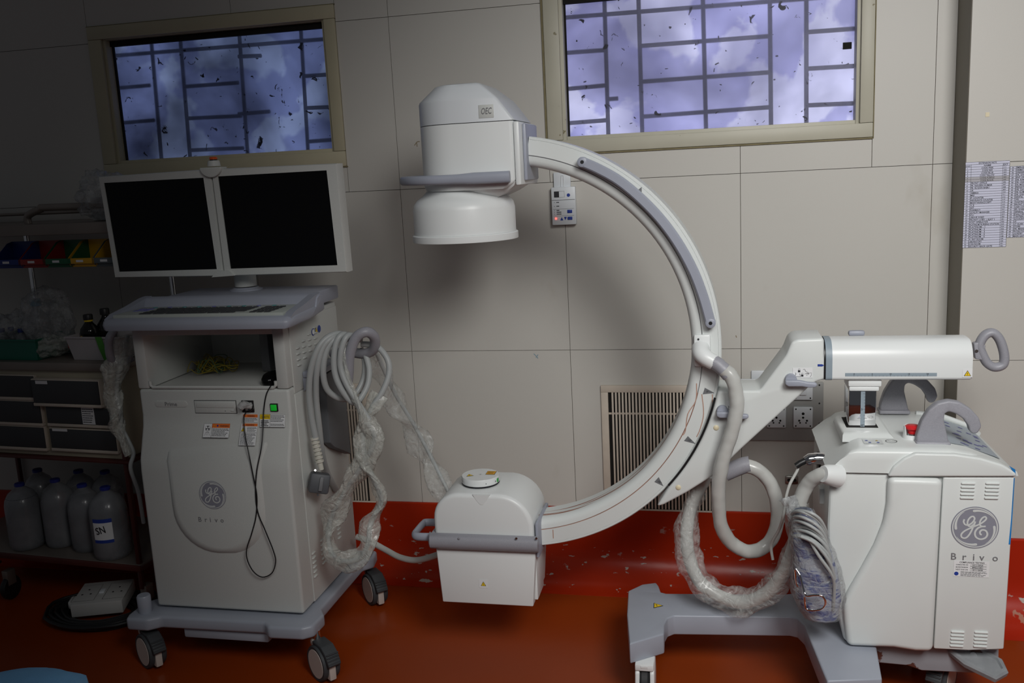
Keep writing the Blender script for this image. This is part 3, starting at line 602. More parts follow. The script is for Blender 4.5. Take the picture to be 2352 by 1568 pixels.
def st4(m, w, h): m.stroke([(0, 0), (w, 0), (w, h), (0, h), (0, 0)], .0005, 1, 1, 0); m.rect(0, h*.62, w*.4, h, 1, 3); m.text('NOTE', w*.14, h*.72, h*.17, w*.22, 2, 1); tri(m, w*.07, h*.79, h*.12, 2, 3, 1); m.rect(w*.4, 0, w*.41, h, 1, 1); m.lines(w*.43, h*.4, w*.97, h*.95, 5, 2, 1); m.lines(w*.43, h*.08, w*.97, h*.28, 2, 2, 1); m.lines(w*.04, h*.05, w*.36, h*.55, 4, 2, 1, .5)
stick(ws, ((597, 951), (658, 980)), yw, st4)
# right flank: panel seams, louvres, pictograms, shelf bracket, document pocket
xs = XR+.0005
def louv(par, x, yz, n, dy, dz, ln, name, ax='x'):
    for (a, b_) in yz:
        m = M('ws')
        for i in range(n): m.box((x, a+dy*i, b_-dz*i), (.008, ln, .0055), .0026, 0)
        m.obj(name, par)
m = M('ws', 'dgrey'); m.b2((XR-.002, YU+.035, .90), (XR+.003, YB-.004, 1.12), .0015); m.b2((XR-.002, YU+.035, .20), (XR+.003, YB-.004, .896), .0015); m.obj('side_panel', ws)
xs = XR+.004
louv(ws, xs, [(2.625+i*.045, 1.035+i*.014) for i in range(4)], 4, 0, .018, .024, 'side_louvres')
louv(ws, xs, [(2.60+i*.07, .36+i*.015) for i in range(4)], 6, 0, .016, .024, 'side_louvres')
m = M('paper', 'blue', 'yellow', 'ink'); a = atx(719, 762, xs); m.fr((xs+.0005, a.y, a.z), (0, 1, 0), (0, 0, 1)); m.disc(0, 0, .012, 1, 1, 20); m.disc(0, 0, .009, 2, 0, 16); tri(m, .024, 0, .012, 1, 2, 3); m.disc(.048, .002, .012, 1, 1, 20); m.obj('pictograms', ws, fix=False)
a, b_ = atx(697, 842, xs), atx(768, 858, xs); m = M('lav'); m.b2((xs, 2.64, .935), (xs+.05, 2.86, .955), .004); m.poly; m.prism([(xs, .934), (xs+.045, .934), (xs, .89)], 'y', 2.64, 2.648, .001); m.obj('side_bracket', ws)
m = M(mat('pocket_grey', (.11, .115, .125), .5)); m.prism([(2.74, .92), (2.90, .93), (2.90, .60), (2.77, .665), (2.74, .69)], 'x', xs+.004, xs+.03, .003); m.obj('document_pocket', ws)
# big grey cable hook
hk = [(-1.275, 2.80, .955), (-1.235, 2.72, .95), (-1.17, 2.62, .955), (-1.15, 2.60, 1.0), (-1.135, 2.62, 1.055), (-1.11, 2.68, 1.075), (-1.09, 2.76, 1.06), (-1.085, 2.80, 1.02), (-1.10, 2.80, .985), (-1.15, 2.74, .975), (-1.20, 2.74, .965)]
m = M('lavd'); m.tube([at(795, 905, 2.66), at(800, 860, 2.65), at(803, 815, 2.645), at(818, 775, 2.65), at(842, 762, 2.66), at(860, 775, 2.69), at(858, 802, 2.72), at(835, 812, 2.74), at(800, 808, 2.76), at(765, 812, 2.80)], .0165, 16, 0, 5); m.obj('cable_hook', ws)
hl = [at(262, 760, 2.62), at(252, 775, 2.60), at(250, 800, 2.60), at(256, 825, 2.62), at(270, 835, 2.66), at(305, 820, 2.70)]
m = M('lavd'); m.tube(hl, .013, 14, 0, 5); m.obj('cable_hook', ws)
# console deck and keyboard tray
tx0, tx1 = -1.845, -1.212
prof = [(2.452, 1.127), (2.448, 1.142), (2.454, 1.157), (2.475, 1.163), (2.64, 1.168), (2.654, 1.194), (2.672, 1.202), (2.70, 1.198), (2.70, 1.14), (2.6, 1.128)]
m = M('lav'); m.b2((-1.80, 2.699, 1.146), (-1.268, 2.955, 1.192), .006); m.obj('rear_deck', ws)
m = M('lav'); loops = []
for x, g in ((tx0, .014), (tx0+.006, .004), (tx0+.02, 0), (tx1-.02, 0), (tx1-.006, .004), (tx1, .014)):
    loops.append([V((x, y+(g*2.2 if y < 2.5 else (-g if y > 2.9 else 0)), z+(g*.6 if z < 1.15 else -g*.5))) for y, z in prof])
m.loft(loops); tr = m.obj('console_tray', ws, sharp=50)
for xa, xb in ((tx0+.004, tx0+.03), (tx1-.03, tx1-.004)):
    m = M('lav'); m.loft([[V((x, y, z)) for y, z in ((2.47, 1.16), (2.50, 1.172), (2.58, 1.184), (2.655, 1.199), (2.69, 1.202), (2.69, 1.16), (2.47, 1.15))] for x in (xa, xb)]); m.obj('tray_side_rim', tr)
m = M(mat('keyboard_membrane', (.43, .46, .43), .45)); m.b2((tx0+.032, 2.475, 1.160), (tx1-.032, 2.642, 1.172), .001); kb = m.obj('keyboard_panel', ws)
m = M('dgrey'); kx0 = tx0+.115; rows = [(0, 14), (.012, 13), (.006, 13), (.0, 12), (-.002, 5)]
for i, (dx, nk) in enumerate(rows):
    y = 2.590-i*.0245
    if i < 4:
        for k in range(nk): m.b2((kx0+dx+k*.0235, y-.008, 1.1715), (kx0+dx+k*.0235+.017, y+.010, 1.1745), .001)
        m.b2((kx0+dx+nk*.0235, y-.008, 1.1715), (kx0+.345, y+.010, 1.1745), .001)
    else:
        for a, b_ in ((0, .04), (.048, .085), (.092, .225), (.232, .27), (.276, .32)): m.b2((kx0+a, y-.006, 1.1715), (kx0+b_, y+.008, 1.1745), .001)
    for k in range(3): m.b2((kx0+.372+k*.024, y-.007, 1.1715), (kx0+.39+k*.024, y+.009, 1.1745), .001)
m.obj('keys', kb)
for k in range(9): m = M('violet' if k % 3 == 1 else 'teal'); m.lathe([(.007, 0), (.007, .002)], (tx0+.085+k*.052, 2.622, 1.1715), 'z', 14); m.obj('touch_button', kb)
for a, b_ in ((.05, 2.58), (.078, 2.58), (.05, 2.55), (.078, 2.55)): m = M('violet'); m.b2((tx0+a, b_, 1.1715), (tx0+a+.02, b_+.02, 1.1735), .001); m.obj('touch_button', kb)
# monitors
pc = fl(570, 658, 1.2)
m = M('lav'); m.lathe([(.056, 0), (.056, .003), (.045, .006), (.042, .010)], (-1.575, 2.88, 1.192), 'z', 36); m.obj('post_base', ws)
m = M('ws'); m.lathe([(.037, .0), (.037, .20)], (-1.575, 2.88, 1.205), 'z', 32); m.b2((-1.66, 2.80, 1.38), (-1.49, 2.93, 1.46), .01); m.obj('monitor_post', ws)
YM = 2.75
def tilt(px, py): return at(px, py, YM+(py-390)*.00007*1.0)
def monitor(c4, s4, name='monitor'):
    # c4 outer corners px (tl,tr,br,bl), s4 screen corners
    n = V((0, 1, 0)); o4 = [tilt(*p) for p in c4]; i4 = [tilt(*p) for p in s4]
    m = M('ws'); dpt = V((0, .055, 0)); cen = sum(o4, V())/4
    def ins(ps, k): return [p+(cen-p).normalized()*k for p in ps]
    m.loft([[p+dpt for p in ins(o4, .012)], [p+dpt*.9 for p in o4], [p+V((0, .006, 0)) for p in o4], [p for p in ins(o4, .004)], [p for p in i4], [p+V((0, .005, 0)) for p in i4]], caps=False)
    m.add([p+dpt for p in ins(o4, .012)], [(0, 1, 2, 3)])
    mo = m.obj(name, ws); s_ = M('gloss'); a = [p+V((0, .004, 0)) for p in ins(i4, -.001)]; s_.loft([[p+V((0, .004, 0)) for p in a], a]); s_.obj('screen', mo); return mo
monitor([(225, 406), (482, 388), (513, 634), (263, 638)], [(238, 420), (467, 408), (498, 618), (273, 624)])
monitor([(484, 388), (773, 375), (797, 625), (515, 634)], [(500, 405), (750, 391), (775, 609), (529, 617)])
m = M('ws'); c = tilt(487, 390); hp = [(c.x+.038*math.cos(R(t)), c.z+.008+.032*math.sin(R(t))) for t in range(180, 361, 15)]
m.prism(hp, 'y', YM-.012, YM+.03, .003); c2 = tilt(487, 376); m.lathe([(.021, 0), (.019, .014), (.017, .018)], (c2.x, YM+.01, c2.z-.008), 'z', 24)
m.obj('monitor_bracket', ws); m = M('ws'); p = [tilt(*q_) for q_ in ((500, 621), (528, 621), (541, 632), (489, 636))]; m.loft([[q_+V((0, -.008, 0)) for q_ in p], [q_+V((0, .03, 0)) for q_ in p]]); m.obj('monitor_bracket', ws)
m = M('black', 'amber'); c = tilt(486, 366); m.lathe([(.0125, -.008), (.0125, .0)], (c.x, YM+.01, c.z), 'z', 20, 0); m.lathe([(.0125, .0), (.0125, .006), (.010, .008)], (c.x, YM+.01, c.z), 'z', 20, 1); m.obj('exposure_lamp', ws)
# ---------------------------------------------------------------- loose things at the workstation
mo = thing('computer_mouse', at(616, 872, 2.62), 'black computer mouse resting in the open bay, its cord hanging down', 'computer mouse')
c = at(618, 888, 2.60); m = M('gloss'); m.loft([[V((c.x+.032*k*math.cos(R(t)), c.y+.030+.05*k*math.sin(R(t)), OZ0+.001+h)) for t in range(0, 360, 20)] for k, h in ((.92, 0), (1, .008), (.97, .018), (.8, .029), (.5, .035), (.15, .037))]); m.obj('mouse_body', mo)
YC = lambda py: (YU-.006 if py < 950 else (YU-.006-(py-950)/100*(YU-YB2-.004) if py < 1050 else YB2-.004))
cp = [(622, 886), (612, 905), (606, 940), (604, 985), (600, 1030), (590, 1080), (587, 1130), (592, 1175), (610, 1220), (628, 1265), (633, 1290), (625, 1315), (603, 1325), (582, 1312), (568, 1285), (567, 1260), (578, 1225), (588, 1185), (590, 1140), (582, 1095), (572, 1045), (563, 1000), (560, 960), (566, 945)]
pts = [at(a, b_, YC(b_)-(.002 if i > 12 else 0)-(.006 if b_ < 900 else 0)) for i, (a, b_) in enumerate(cp)]
m = M('black'); m.tube(pts, .0019, 8, 0, 5); m.obj('cord', mo)
m = M(film('dongle_wrap', (.5, .5, .5), .25), 'black'); a = at(566, 934, YU-.02); m.tube([at(578, 934, YU-.006), at(560, 930, YU-.018), at(551, 937, YU-.024)], lambda t: .009+.003*math.sin(t*3), 10, 0, 3, jit=.3)
m.tube([at(582, 936, YU-.006), at(572, 942, YU-.010)], .006, 10, 1); m.obj('wrapped_plug', mo)
yt = M(mat('yellow_wire', (.26, .20, .015), .5), mat('green_wire', (.06, .12, .06), .5)); cc = at(500, 850, 2.80)
for k in range(26):
    a0 = rnd.uniform(0, 6.3); q_ = []; bx_, by_, rr1, rr2 = cc.x+rnd.gauss(0, .02), cc.y-.02+rnd.gauss(0, .02), rnd.uniform(.02, .055), rnd.uniform(.02, .045)
    for i in range(7): q_.append(V((bx_+rr1*math.cos(a0+i*.8)+rnd.gauss(0, .008), by_+rr2*math.sin(a0+i*.8)+rnd.gauss(0, .008), OZ0+.005+abs(rnd.gauss(.022, .014))*(.3 if i in (0, 6) else 1))))
    q_ = [V((min(max(p.x, OX0+.02), OX1-.02), min(max(p.y, 2.58), YB-.02), p.z)) for p in q_]; yt.tube(q_, .0014, 6, 1 if k % 4 == 0 else 0, 4)
tag(yt.obj('wire_tangle'), 'tangle of yellow wire lying inside the open bay', 'wire', None)
# cables hung on the hook
cb = thing('hanging_cable', at(730, 900, 2.66), 'coiled pale grey cable hung over workstation hook with square grey plug', 'cable')
def pl(seq): return [at(a, b_, y) for a, b_, y in seq]
m = M('cable')
m.tube(pl([(726, 1010, 2.60), (716, 960, 2.60), (710, 905, 2.60), (714, 850, 2.60), (728, 805, 2.61), (748, 778, 2.63), (775, 766, 2.66), (800, 772, 2.70)]), .0098, 12, 0, 6)
m.tube(pl([(775, 1130, 2.80), (752, 1085, 2.72), (740, 1040, 2.66), (733, 980, 2.63), (726, 910, 2.62), (728, 850, 2.61), (740, 802, 2.62), (762, 776, 2.64), (790, 770, 2.69)]), .0098, 12, 0, 6)
m.tube(pl([(800, 778, 2.70), (775, 776, 2.65), (752, 800, 2.63), (742, 850, 2.62), (752, 895, 2.63), (785, 916, 2.66), (815, 905, 2.70), (835, 870, 2.73), (838, 830, 2.74), (828, 800, 2.75)]), .0098, 12, 0, 6)
m.tube(pl([(810, 775, 2.70), (786, 768, 2.65), (770, 795, 2.63), (768, 850, 2.62), (785, 895, 2.62), (815, 925, 2.64), (842, 890, 2.68), (848, 850, 2.71), (840, 815, 2.73)]), .0098, 12, 0, 6)
m.tube(pl([(830, 790, 2.72), (865, 795, 2.72), (890, 825, 2.71), (893, 860, 2.70), (878, 900, 2.68), (855, 935, 2.66)]), .0098, 12, 0, 6)
m.tube(pl([(828, 780, 2.71), (800, 770, 2.65), (785, 800, 2.63), (782, 840, 2.625), (795, 880, 2.62), (822, 925, 2.62), (848, 965, 2.62)]), .0098, 12, 0, 6)
m.obj('cable_coil', cb)
m = M(mat('cream_gland', (.62, .61, .54), .5))
gp = pl([(722, 1003, 2.60), (729, 1035, 2.60), (738, 1078, 2.60)])
m.tube(gp, .0085, 14, 0, 8)
for i in range(7):
    t = gp[0].lerp(gp[2], .05+i*.115); d = (gp[2]-gp[0]).normalized(); m.tube([t-d*.003, t+d*.003], .0135, 14)
m.obj('strain_relief', cb)
c = at(733, 1108, 2.60); m = M(mat('plug_grey', (.085, .09, .10), .5), 'grey', 'chrome'); T = Matrix.Translation(c) @ Matrix.Rotation(R(25), 4, 'Z') @ Matrix.Rotation(R(14), 4, 'Y') @ Matrix.Rotation(R(-12), 4, 'X')
m.box((0, 0, 0), (.062, .075, .062), .007, 0, T); m.box((.004, -.040, 0), (.012, .01, .045), .002, 1, T); m.tube([T @ V((0, -.03, -.036)), T @ V((0, .03, -.038))], .003, 8, 2); m.tube([T @ V((-.02, 0, .034)), T @ V((-.02, -.03, .04))], .003, 8, 2); m.obj('plug_housing', cb)
# polythene wrapped cable hanging and looping near the floor
wc = thing('wrapped_cable', at(800, 1250, 2.62), 'cable in cloudy polythene sleeve hanging in long loop beside workstation', 'cable')
path = pl([(800, 790, 2.655), (795, 830, 2.64), (800, 880, 2.63), (822, 930, 2.62), (848, 975, 2.62), (860, 1010, 2.62), (838, 1060, 2.62), (805, 1110, 2.62), (775, 1160, 2.61), (755, 1210, 2.60), (760, 1265, 2.58), (785, 1288, 2.56), (825, 1282, 2.56), (845, 1250, 2.57), (852, 1200, 2.60), (876, 1150, 2.62), (858, 1100, 2.62), (838, 1050, 2.62), (835, 1000, 2.63), (848, 950, 2.655), (872, 905, 2.68)])
m = M('cable'); m.tube(path, .0085, 10, 0, 6); m.obj('inner_cable', wc)
m = M('film2'); m.sleeve(path, lambda t: (.018+.026*min(1, max(0, (t-.1)*4)))*(1 if t < .45 else (1-.30*min(1, (t-.45)*5)) if t < .85 else .75), .5, seed=2, twist=.8, amp=.22, n=36, sm=14); m.obj('polythene_sleeve', wc, sharp=180)
# sleeved cable from the hook down to the lower tube head, and plain cable to the floor side
sc_ = thing('sleeved_cable', at(950, 980, 3.0), 'cable in clear polythene sleeve sagging from workstation hook to the lower head', 'cable')
path = pl([(850, 800, 2.78), (872, 850, 2.82), (900, 910, 2.88), (940, 975, 2.92), (975, 1040, 2.92), (1005, 1100, 2.88), (1025, 1140, 2.86)])
m = M('cable'); m.tube([p+V((.012, 0, .01)) for p in path], .007, 10, 0, 6); m.obj('inner_cable', sc_)
m = M('film'); m.sleeve(path, lambda t: .036+.012*math.sin(t*3.14), .4, seed=4, twist=.3, amp=.22, n=36, sm=16); m.obj('polythene_sleeve', sc_, sharp=180)
m = M('hose'); m.tube(pl([(818, 1232, 2.86), (850, 1243, 2.86), (885, 1262, 2.84), (920, 1280, 2.80), (960, 1286, 2.78), (1010, 1272, 2.76)]), .0105, 12, 0, 8)
tag(m.obj('floor_cable'), 'plain grey cable sagging low between workstation and lower head', 'cable')
# ---------------------------------------------------------------- mobile C-arm
ca = thing('mobile_c_arm', (.25, 2.70, 0), 'large white mobile C-arm x-ray machine on grey violet wheeled base', 'x-ray machine')
CX, CZ, RO, YCF, YCB = -.610, 1.020, .631, 2.65, 2.775
a0, a1 = 81.2, -83.8
prof = [(RO-.003, YCB), (RO, YCB-.003), (RO, YCF+.004), (RO-.003, YCF), (RO-.008, YCF), (RO-.0088, YCF+.0015), (RO-.0096, YCF), (RO-.052, YCF), (RO-.0534, YCF+.003), (RO-.0548, YCF),
        (RO-.066, YCF+.001), (RO-.074, YCF+.004), (RO-.081, YCF+.011), (RO-.085, YCF+.022), (RO-.085, YCF+.031), (RO-.085, YCF+.0362), (RO-.085, YCF+.043), (RO-.085, YCF+.0482), (RO-.085, YCF+.062), (RO-.085, YCF+.0672), (RO-.085, YCF+.080), (RO-.085, YCB-.018), (RO-.078, YCB-.006), (RO-.066, YCB)]
m = M('body', 'brown', 'inkg', 'rust'); N_ = 110; n = len(prof); vs = []
for i in range(N_+1):
    a = R(a0+(a1-a0)*i/N_)
    for j, (r_, y) in enumerate(prof):
        if 13 < j < 19: y = y+.004*math.sin(i*.37+j*1.7)*(.3+.7*i/N_)
        vs.append(V((CX+r_*math.cos(a), y, CZ+r_*math.sin(a))))
for i in range(N_):
    ang = a0+(a1-a0)*(i+.5)/N_; A = []; Bn = []
    for j in range(n):
        f = (i*n+j, i*n+(j+1) % n, (i+1)*n+(j+1) % n, (i+1)*n+j)
        mi = 0
        if j in (7, 8): mi = 1 if ang < -14 else (2 if j == 8 else 0)
        elif j in (14, 16, 18): mi = 3 if ang < (-20, -30, -36)[(j-14)//2] else 0
        m.f.append(f); m.m.append(mi)
m.v = [tuple(v) for v in vs]; m.f += [tuple(range(n)), tuple(N_*n+j for j in range(n))]; m.m += [0, 0]
arc = m.obj('c_arc', ca, sharp=30)
def arcpt(r_, deg, y): return V((CX+r_*math.cos(R(deg)), y, CZ+r_*math.sin(R(deg))))
# stain runs on the lower arc face
m = M('brown'); m.fr((0, YCF-.0004, 0), (1, 0, 0), (0, 0, 1))
for seq in ([(1636, 905), (1637, 950), (1634, 990)], [(1612, 905), (1616, 950), (1608, 985), (1600, 1003)], [(1600, 880), (1598, 920), (1580, 950), (1574, 990), (1566, 1000)], [(1270, 1216), (1271, 1236)]):
    m.stroke([(q.x, q.z) for q in [at(a, b_, YCF) for a, b_ in seq]], .0028, 0, 0)
m.obj('stain', arc, fix=False)
# degree wedges
m = M('grey', 'ink')
for tip, c1, c2, tx in (((1641, 902), (1614, 905), (1619, 890), '0°'), ((1598, 1019), (1571, 1012), (1580, 1001), '-15°'), ((1524, 1116), (1503, 1106), (1513, 1095), '-30°'), ((1474, 429), (1464, 437), (1474, 441), '')):
    P3 = [at(*p, YCF) for p in (tip, c1, c2)]; m.fr((0, YCF-.0004, 0), (1, 0, 0), (0, 0, 1)); m.poly([(p.x, p.z) for p in P3], 1, 0)
    cc = (P3[1]+P3[2])/2*.66+P3[0]*.34
    if tx: m.text(tx, cc.x, cc.z-.0025, .0055, None, 2, 1, center=True, rot=R(-12 if tx != '-30°' else -35))
m.obj('degree_marker', arc, fix=False)
# long grey grip rail on the arc
hr = cat([at(a, b_, YCF-.030) for a, b_ in ((1337, 372), (1372, 387), (1420, 414), (1470, 455), (1518, 505), (1558, 560), (1592, 622), (1615, 682), (1632, 742))], 6)
def ribbon(pts, hw, ya, yb, ends=True):
    loops = []; k = len(pts)
    for i, p in enumerate(pts):
        t = (pts[min(i+1, k-1)]-pts[max(0, i-1)]); t.y = 0; t.normalize(); nn = V((-t.z, 0, t.x)); loops.append([V((p.x, 0, p.z))+nn*s_+V((0, y, 0)) for s_, y in ((-hw, ya+.004), (-hw+.004, ya), (hw-.004, ya), (hw, ya+.004), (hw, yb), (-hw, yb))])
    return loops
m = M('lav', 'ink', 'black'); m.loft(ribbon(hr, .0140, YCF-.030, YCF-.014)); 
for e in (hr[0], hr[-1]):
    m.lathe([(.012, .0), (.0145, -.004), (.0145, -.0285), (.0115, -.0305), (.004, -.0306)], (e.x, YCF, e.z), 'y', 24); m.lathe([(.0052, -.0304), (.0052, -.0315)], (e.x, YCF, e.z), 'y', 14, 2)
for e in (hr[len(hr)//2],): m.box((e.x, YCF-.007, e.z), (.02, .016, .02), .003)
m.obj('grip_rail', ca)
# cable elbow on the arc
e0, e1 = at(1594, 842, YCF-.008), at(1632, 768, YCF-.008)
m = M('white', 'ink'); m.b2((e0.x, YCF-.010, e0.z), (e1.x, YCF+.002, e1.z), .006); m.tube([at(1609, 800, YCF-.006), at(1611, 812, YCF-.03), at(1622, 822, YCF-.042), at(1640, 832, YCF-.045)], lambda t: .026-.004*t, 24, 0, 6)
c = at(1604, 779, YCF-.0105); m.lathe([(.003, 0), (.003, -.0008)], c, 'y', 12, 1); m.obj('cable_elbow', ca)
m = M('lavd'); m.tube([at(1634, 828, YCF-.045), at(1650, 838, YCF-.05), at(1664, 850, YCF-.055), at(1675, 862, YCF-.058)], .0205, 24, 0, 5, jit=.05, jf=30); m.obj('hose_sleeve', ca)
hp_ = pl([(1664, 848, 2.592), (1682, 868, 2.59), (1691, 905, 2.585), (1691, 945, 2.58), (1680, 995, 2.58), (1663, 1045, 2.58), (1652, 1100, 2.585), (1650, 1155, 2.60), (1656, 1205, 2.62), (1678, 1244, 2.65), (1712, 1264, 2.67), (1745, 1262, 2.70), (1772, 1238, 2.71), (1785, 1200, 2.71), (1784, 1155, 2.71), (1770, 1112, 2.71), (1745, 1082, 2.71), (1715, 1070, 2.71), (1690, 1073, 2.71)])
m = M('hose'); m.tube(hp_, .0205, 20, 0, 8, jit=.10, jf=26); m.obj('hose', ca)
m = M('lavd'); m.tube(pl([(1722, 1066, 2.71), (1703, 1070, 2.71), (1665, 1086, 2.71)]), .025, 20, 0, 4); m.obj('hose_collar', ca)
h2 = pl([(1625, 1090, 2.72), (1605, 1125, 2.72), (1586, 1170, 2.71), (1577, 1225, 2.69), (1584, 1285, 2.67), (1610, 1338, 2.65), (1660, 1372, 2.63), (1712, 1382, 2.61), (1762, 1360, 2.58), (1800, 1315, 2.55), (1824, 1255, 2.53), (1832, 1195, 2.52), (1838, 1150, 2.515), (1855, 1112, 2.51), (1880, 1092, 2.49), (1908, 1088, 2.475)])
m = M('hose'); m.tube(h2, .0195, 20, 0, 8, jit=.06); h2o = m.obj('hose', ca)
m = M('film'); m.sleeve(h2[1:13], lambda t: (.030+.012*math.sin(min(1, t*1.25)*3.14))*(1 if t < .93 else .82), (.8), seed=9, amp=.16, twist=.5, n=36, sm=14); m.obj('polythene_sleeve', h2o, sharp=180)
m = M('white'); m.tube(pl([(1890, 1088, 2.47), (1898, 1089, 2.475), (1925, 1093, 2.495)]), lambda t: .022+.009*t, 28); m.obj('hose_cone', ca)
# upper detector housing
DX, DY = -.735, 2.71; RC = .130
def dloop(z, xl, xr, hd, rad, n1=18):
    """plan outline: half round on the left, straight to the right, small corner radii"""
    L = []; cxl = xl+rad
    for t in [R(90+180*i/n1) for i in range(n1+1)]: L.append(V((cxl+rad*math.cos(t), DY+hd*math.sin(t), z)))
    c = .012
    for cx_, cy_, s0 in ((xr-c, DY-hd+c, 270), (xr-c, DY+hd-c, 0)):
        for i in range(4): t = R(s0+30*i); L.append(V((cx_+c*math.cos(t), cy_+c*math.sin(t), z)))
    return L
zs = 1.688
m = M('white2'); m.loft([dloop(zs+.001, -.850, -.540, RC, .122), dloop(zs+.062, -.850, -.5855, RC, .122), dloop(zs+.069, -.847, -.592, RC-.001, .12), dloop(zs+.102, -.806, -.632, RC-.018, .085), dloop(zs+.109, -.799, -.641, RC-.024, .08), dloop(zs+.112, -.788, -.650, RC-.036, .07)]); m.obj('detector_cap', ca, sharp=32)
m = M('white'); m.loft([dloop(1.50, -.843, -.575, RC-.006, .12), dloop(1.515, -.8485, -.552, RC, .122), dloop(1.525, -.8495, -.545, RC, .122), dloop(zs-.001, -.850, -.545, RC, .122)]); m.obj('detector_housing', ca, sharp=40)
m = M('white'); m.b2((-.5445, DY-.130, 1.508), (-.528, DY+.128, zs-.003), .005); m.obj('mount_plate', ca)
m = M('lav'); m.b2((-.5275, DY-.088, 1.520), (-.517, DY+.085, zs-.008), .004); m.obj('mount_plate', ca)
m = M('white'); m.lathe([(.1545, 1.372), (.1545, 1.444), (.151, 1.460), (.140, 1.474), (.122, 1.486), (.110, 1.500), (.108, 1.54)], (DX, DY, 0), 'z', 64); m.lathe([(.152, 1.350), (.160, 1.3505), (.1605, 1.353), (.1605, 1.369), (.158, 1.3715), (.150, 1.372)], (DX, DY, 0), 'z', 64)
m.loft([[V((x, DY+s_*w_, z)) for x, s_ in ((xr_, -1), (xr_, 1), (DX, 1), (DX, -1))] for z, w_, xr_ in ((1.520, .12, -.546), (1.508, .115, -.552), (1.490, .095, -.580), (1.472, .06, -.62))]); m.obj('detector_drum', ca, sharp=40)
rp = [(-.556, DY-.150)]+[(-.60, DY-.152), (-.66, DY-.153), (-.73, DY-.155)]+[(-.757+.155*math.cos(R(t)), DY+.158*math.sin(R(t))) for t in range(262, 97, -11)]+[(-.73, DY+.155), (-.60, DY+.152)]
pts = cat([V((x, y, 0)) for x, y in rp], 3); loops = []; k = len(pts)
for i, p in enumerate(pts):
    t = (pts[min(i+1, k-1)]-pts[max(0, i-1)]).normalized(); nn = V((-t.y, t.x, 0)); zc_ = 1.533+.003*(i/k); g = (1.22 if i < 7 else 1.22-.11*(i-6)) if i < 9 else 1
    loops.append([p+nn*a+V((0, 0, zc_+b_*g)) for a, b_ in [(.0115*math.copysign(abs(math.cos(R(q_)))**.75, math.cos(R(q_))), .0135*math.copysign(abs(math.sin(R(q_)))**.75, math.sin(R(q_)))) for q_ in range(0, 360, 24)]])
m = M('lav'); m.loft(loops); m.b2((-.62, DY-.146, 1.522), (-.56, DY-.125, 1.545), .004); m.obj('detector_handle', ca, sharp=35)
b0, b1 = at(1100, 272, DY-RC), at(1133, 239, DY-RC); m = M('ws', 'inkg'); m.b2((b0.x, DY-RC-.0015, b0.z), (b1.x, DY-RC+.002, b1.z), .001); m.fr((b0.x, DY-RC-.002, b0.z), (1, 0, 0), (0, 0, 1)); m.text('OEC', (b1.x-b0.x)/2, (b1.z-b0.z)*.3, .017, .030, 1, 1, .15, True); m.obj('maker_badge', ca, fix=False)
# lower x-ray tube head
HX0, HX1, HF, HB = -.856, -.545, 2.592, 2.815
m = M('white'); zt_ = .579; pts = [(HX0-.006, .405), (HX0-.006, zt_-.085)]
pts += [(HX0+.08-.086*math.cos(R(t)), zt_-.085+.085*math.sin(R(t))) for t in range(12, 91, 11)]+[(HX1-.11+.11*math.cos(R(t)), zt_-.11+.11*math.sin(R(t))) for t in range(86, 3, -9)]+[(HX1, .405)]
m.prism(pts, 'y', HF, HB, .014, ang=50, seg=4); c = at(1104, 1108, HF+.004)
hc = -.735
m.lathe([(.05, .50), (.048, .585)], (hc, DY-.018, 0), 'z', 40); m.loft([[V((c.x+x, HF-.001+y, z)) for x, y in ((-w_, .03), (-w_*.7, -.0), (w_*.7, -.0), (w_, .03))] for z, w_ in ((zt_-.002, .038), (zt_-.02, .022), (zt_-.033, .006))])
m.obj('tube_dome', ca, sharp=30)
m = M('white', 'ink', 'green'); dc = (hc+.006, DY-.015, -.006); m.lathe([(.056, .590), (.0595, .592), (.060, .594), (.060, .610), (.0585, .613)], dc, 'z', 48); m.lathe([(.0603, .5885), (.0603, .5905)], dc, 'z', 40, 1)
for t in (200, 212, 300, 335): m.lathe([(.002, 0), (.002, .0012)], (dc[0]+.0598*math.cos(R(t)), dc[1]+.0598*math.sin(R(t)), .595), 'y' if 240 < t < 300 else 'x', 8, 1)
m.box((dc[0]+.0585, dc[1]-.012, .595), (.004, .012, .012), .001, 2)
cd = m.obj('collimator_cover', ca)
m = M('yellow', 'ink', 'amberlabel'); m.fr((dc[0], dc[1], .6072), (1, 0, 0), (0, 1, 0)); tri(m, -.032, -.012, .014, 1, 0, 1, 25)
m.rect(.016, .0, .046, .034, 1, 1); m.rect(.0175, .0015, .0445, .0325, 2, 2); m.lines(.020, .005, .042, .029, 5, 3, 1); m.stroke([(-.006, 0), (.006, 0)], .0008, 1, 1, 0); m.stroke([(0, -.006), (0, .006)], .0008, 1, 1, 0); m.obj('warning_label', cd, fix=False)
m = M('white', 'ink'); m.prism([(HX0+.006, .215), (HX1-.012, .215), (HX1+.004, .41), (HX0-.005, .41)], 'y', HF+.002, HB-.012, .004); m.b2((HX1-.014, HF+.03, .225), (HX1-.001, HB-.09, .40), .003); m.obj('tube_box', ca)
RZ0, RZ1 = .398, .451
m = M('lavd', 'steel'); hbx = [V((HX1+.022, 0, 0))]
sec = [(HF-.002, RZ0+.002), (HF-.014, RZ0+.004), (HF-.022, RZ0+.012), (HF-.0255, RZ0+.026), (HF-.022, RZ1-.012), (HF-.014, RZ1-.004), (HF-.002, RZ1-.001)]
m.loft([[V((x, y+g, z)) for y, z in sec] for x, g in ((HX0-.022, .010), (HX0-.016, 0), (HX1+.016, 0))])
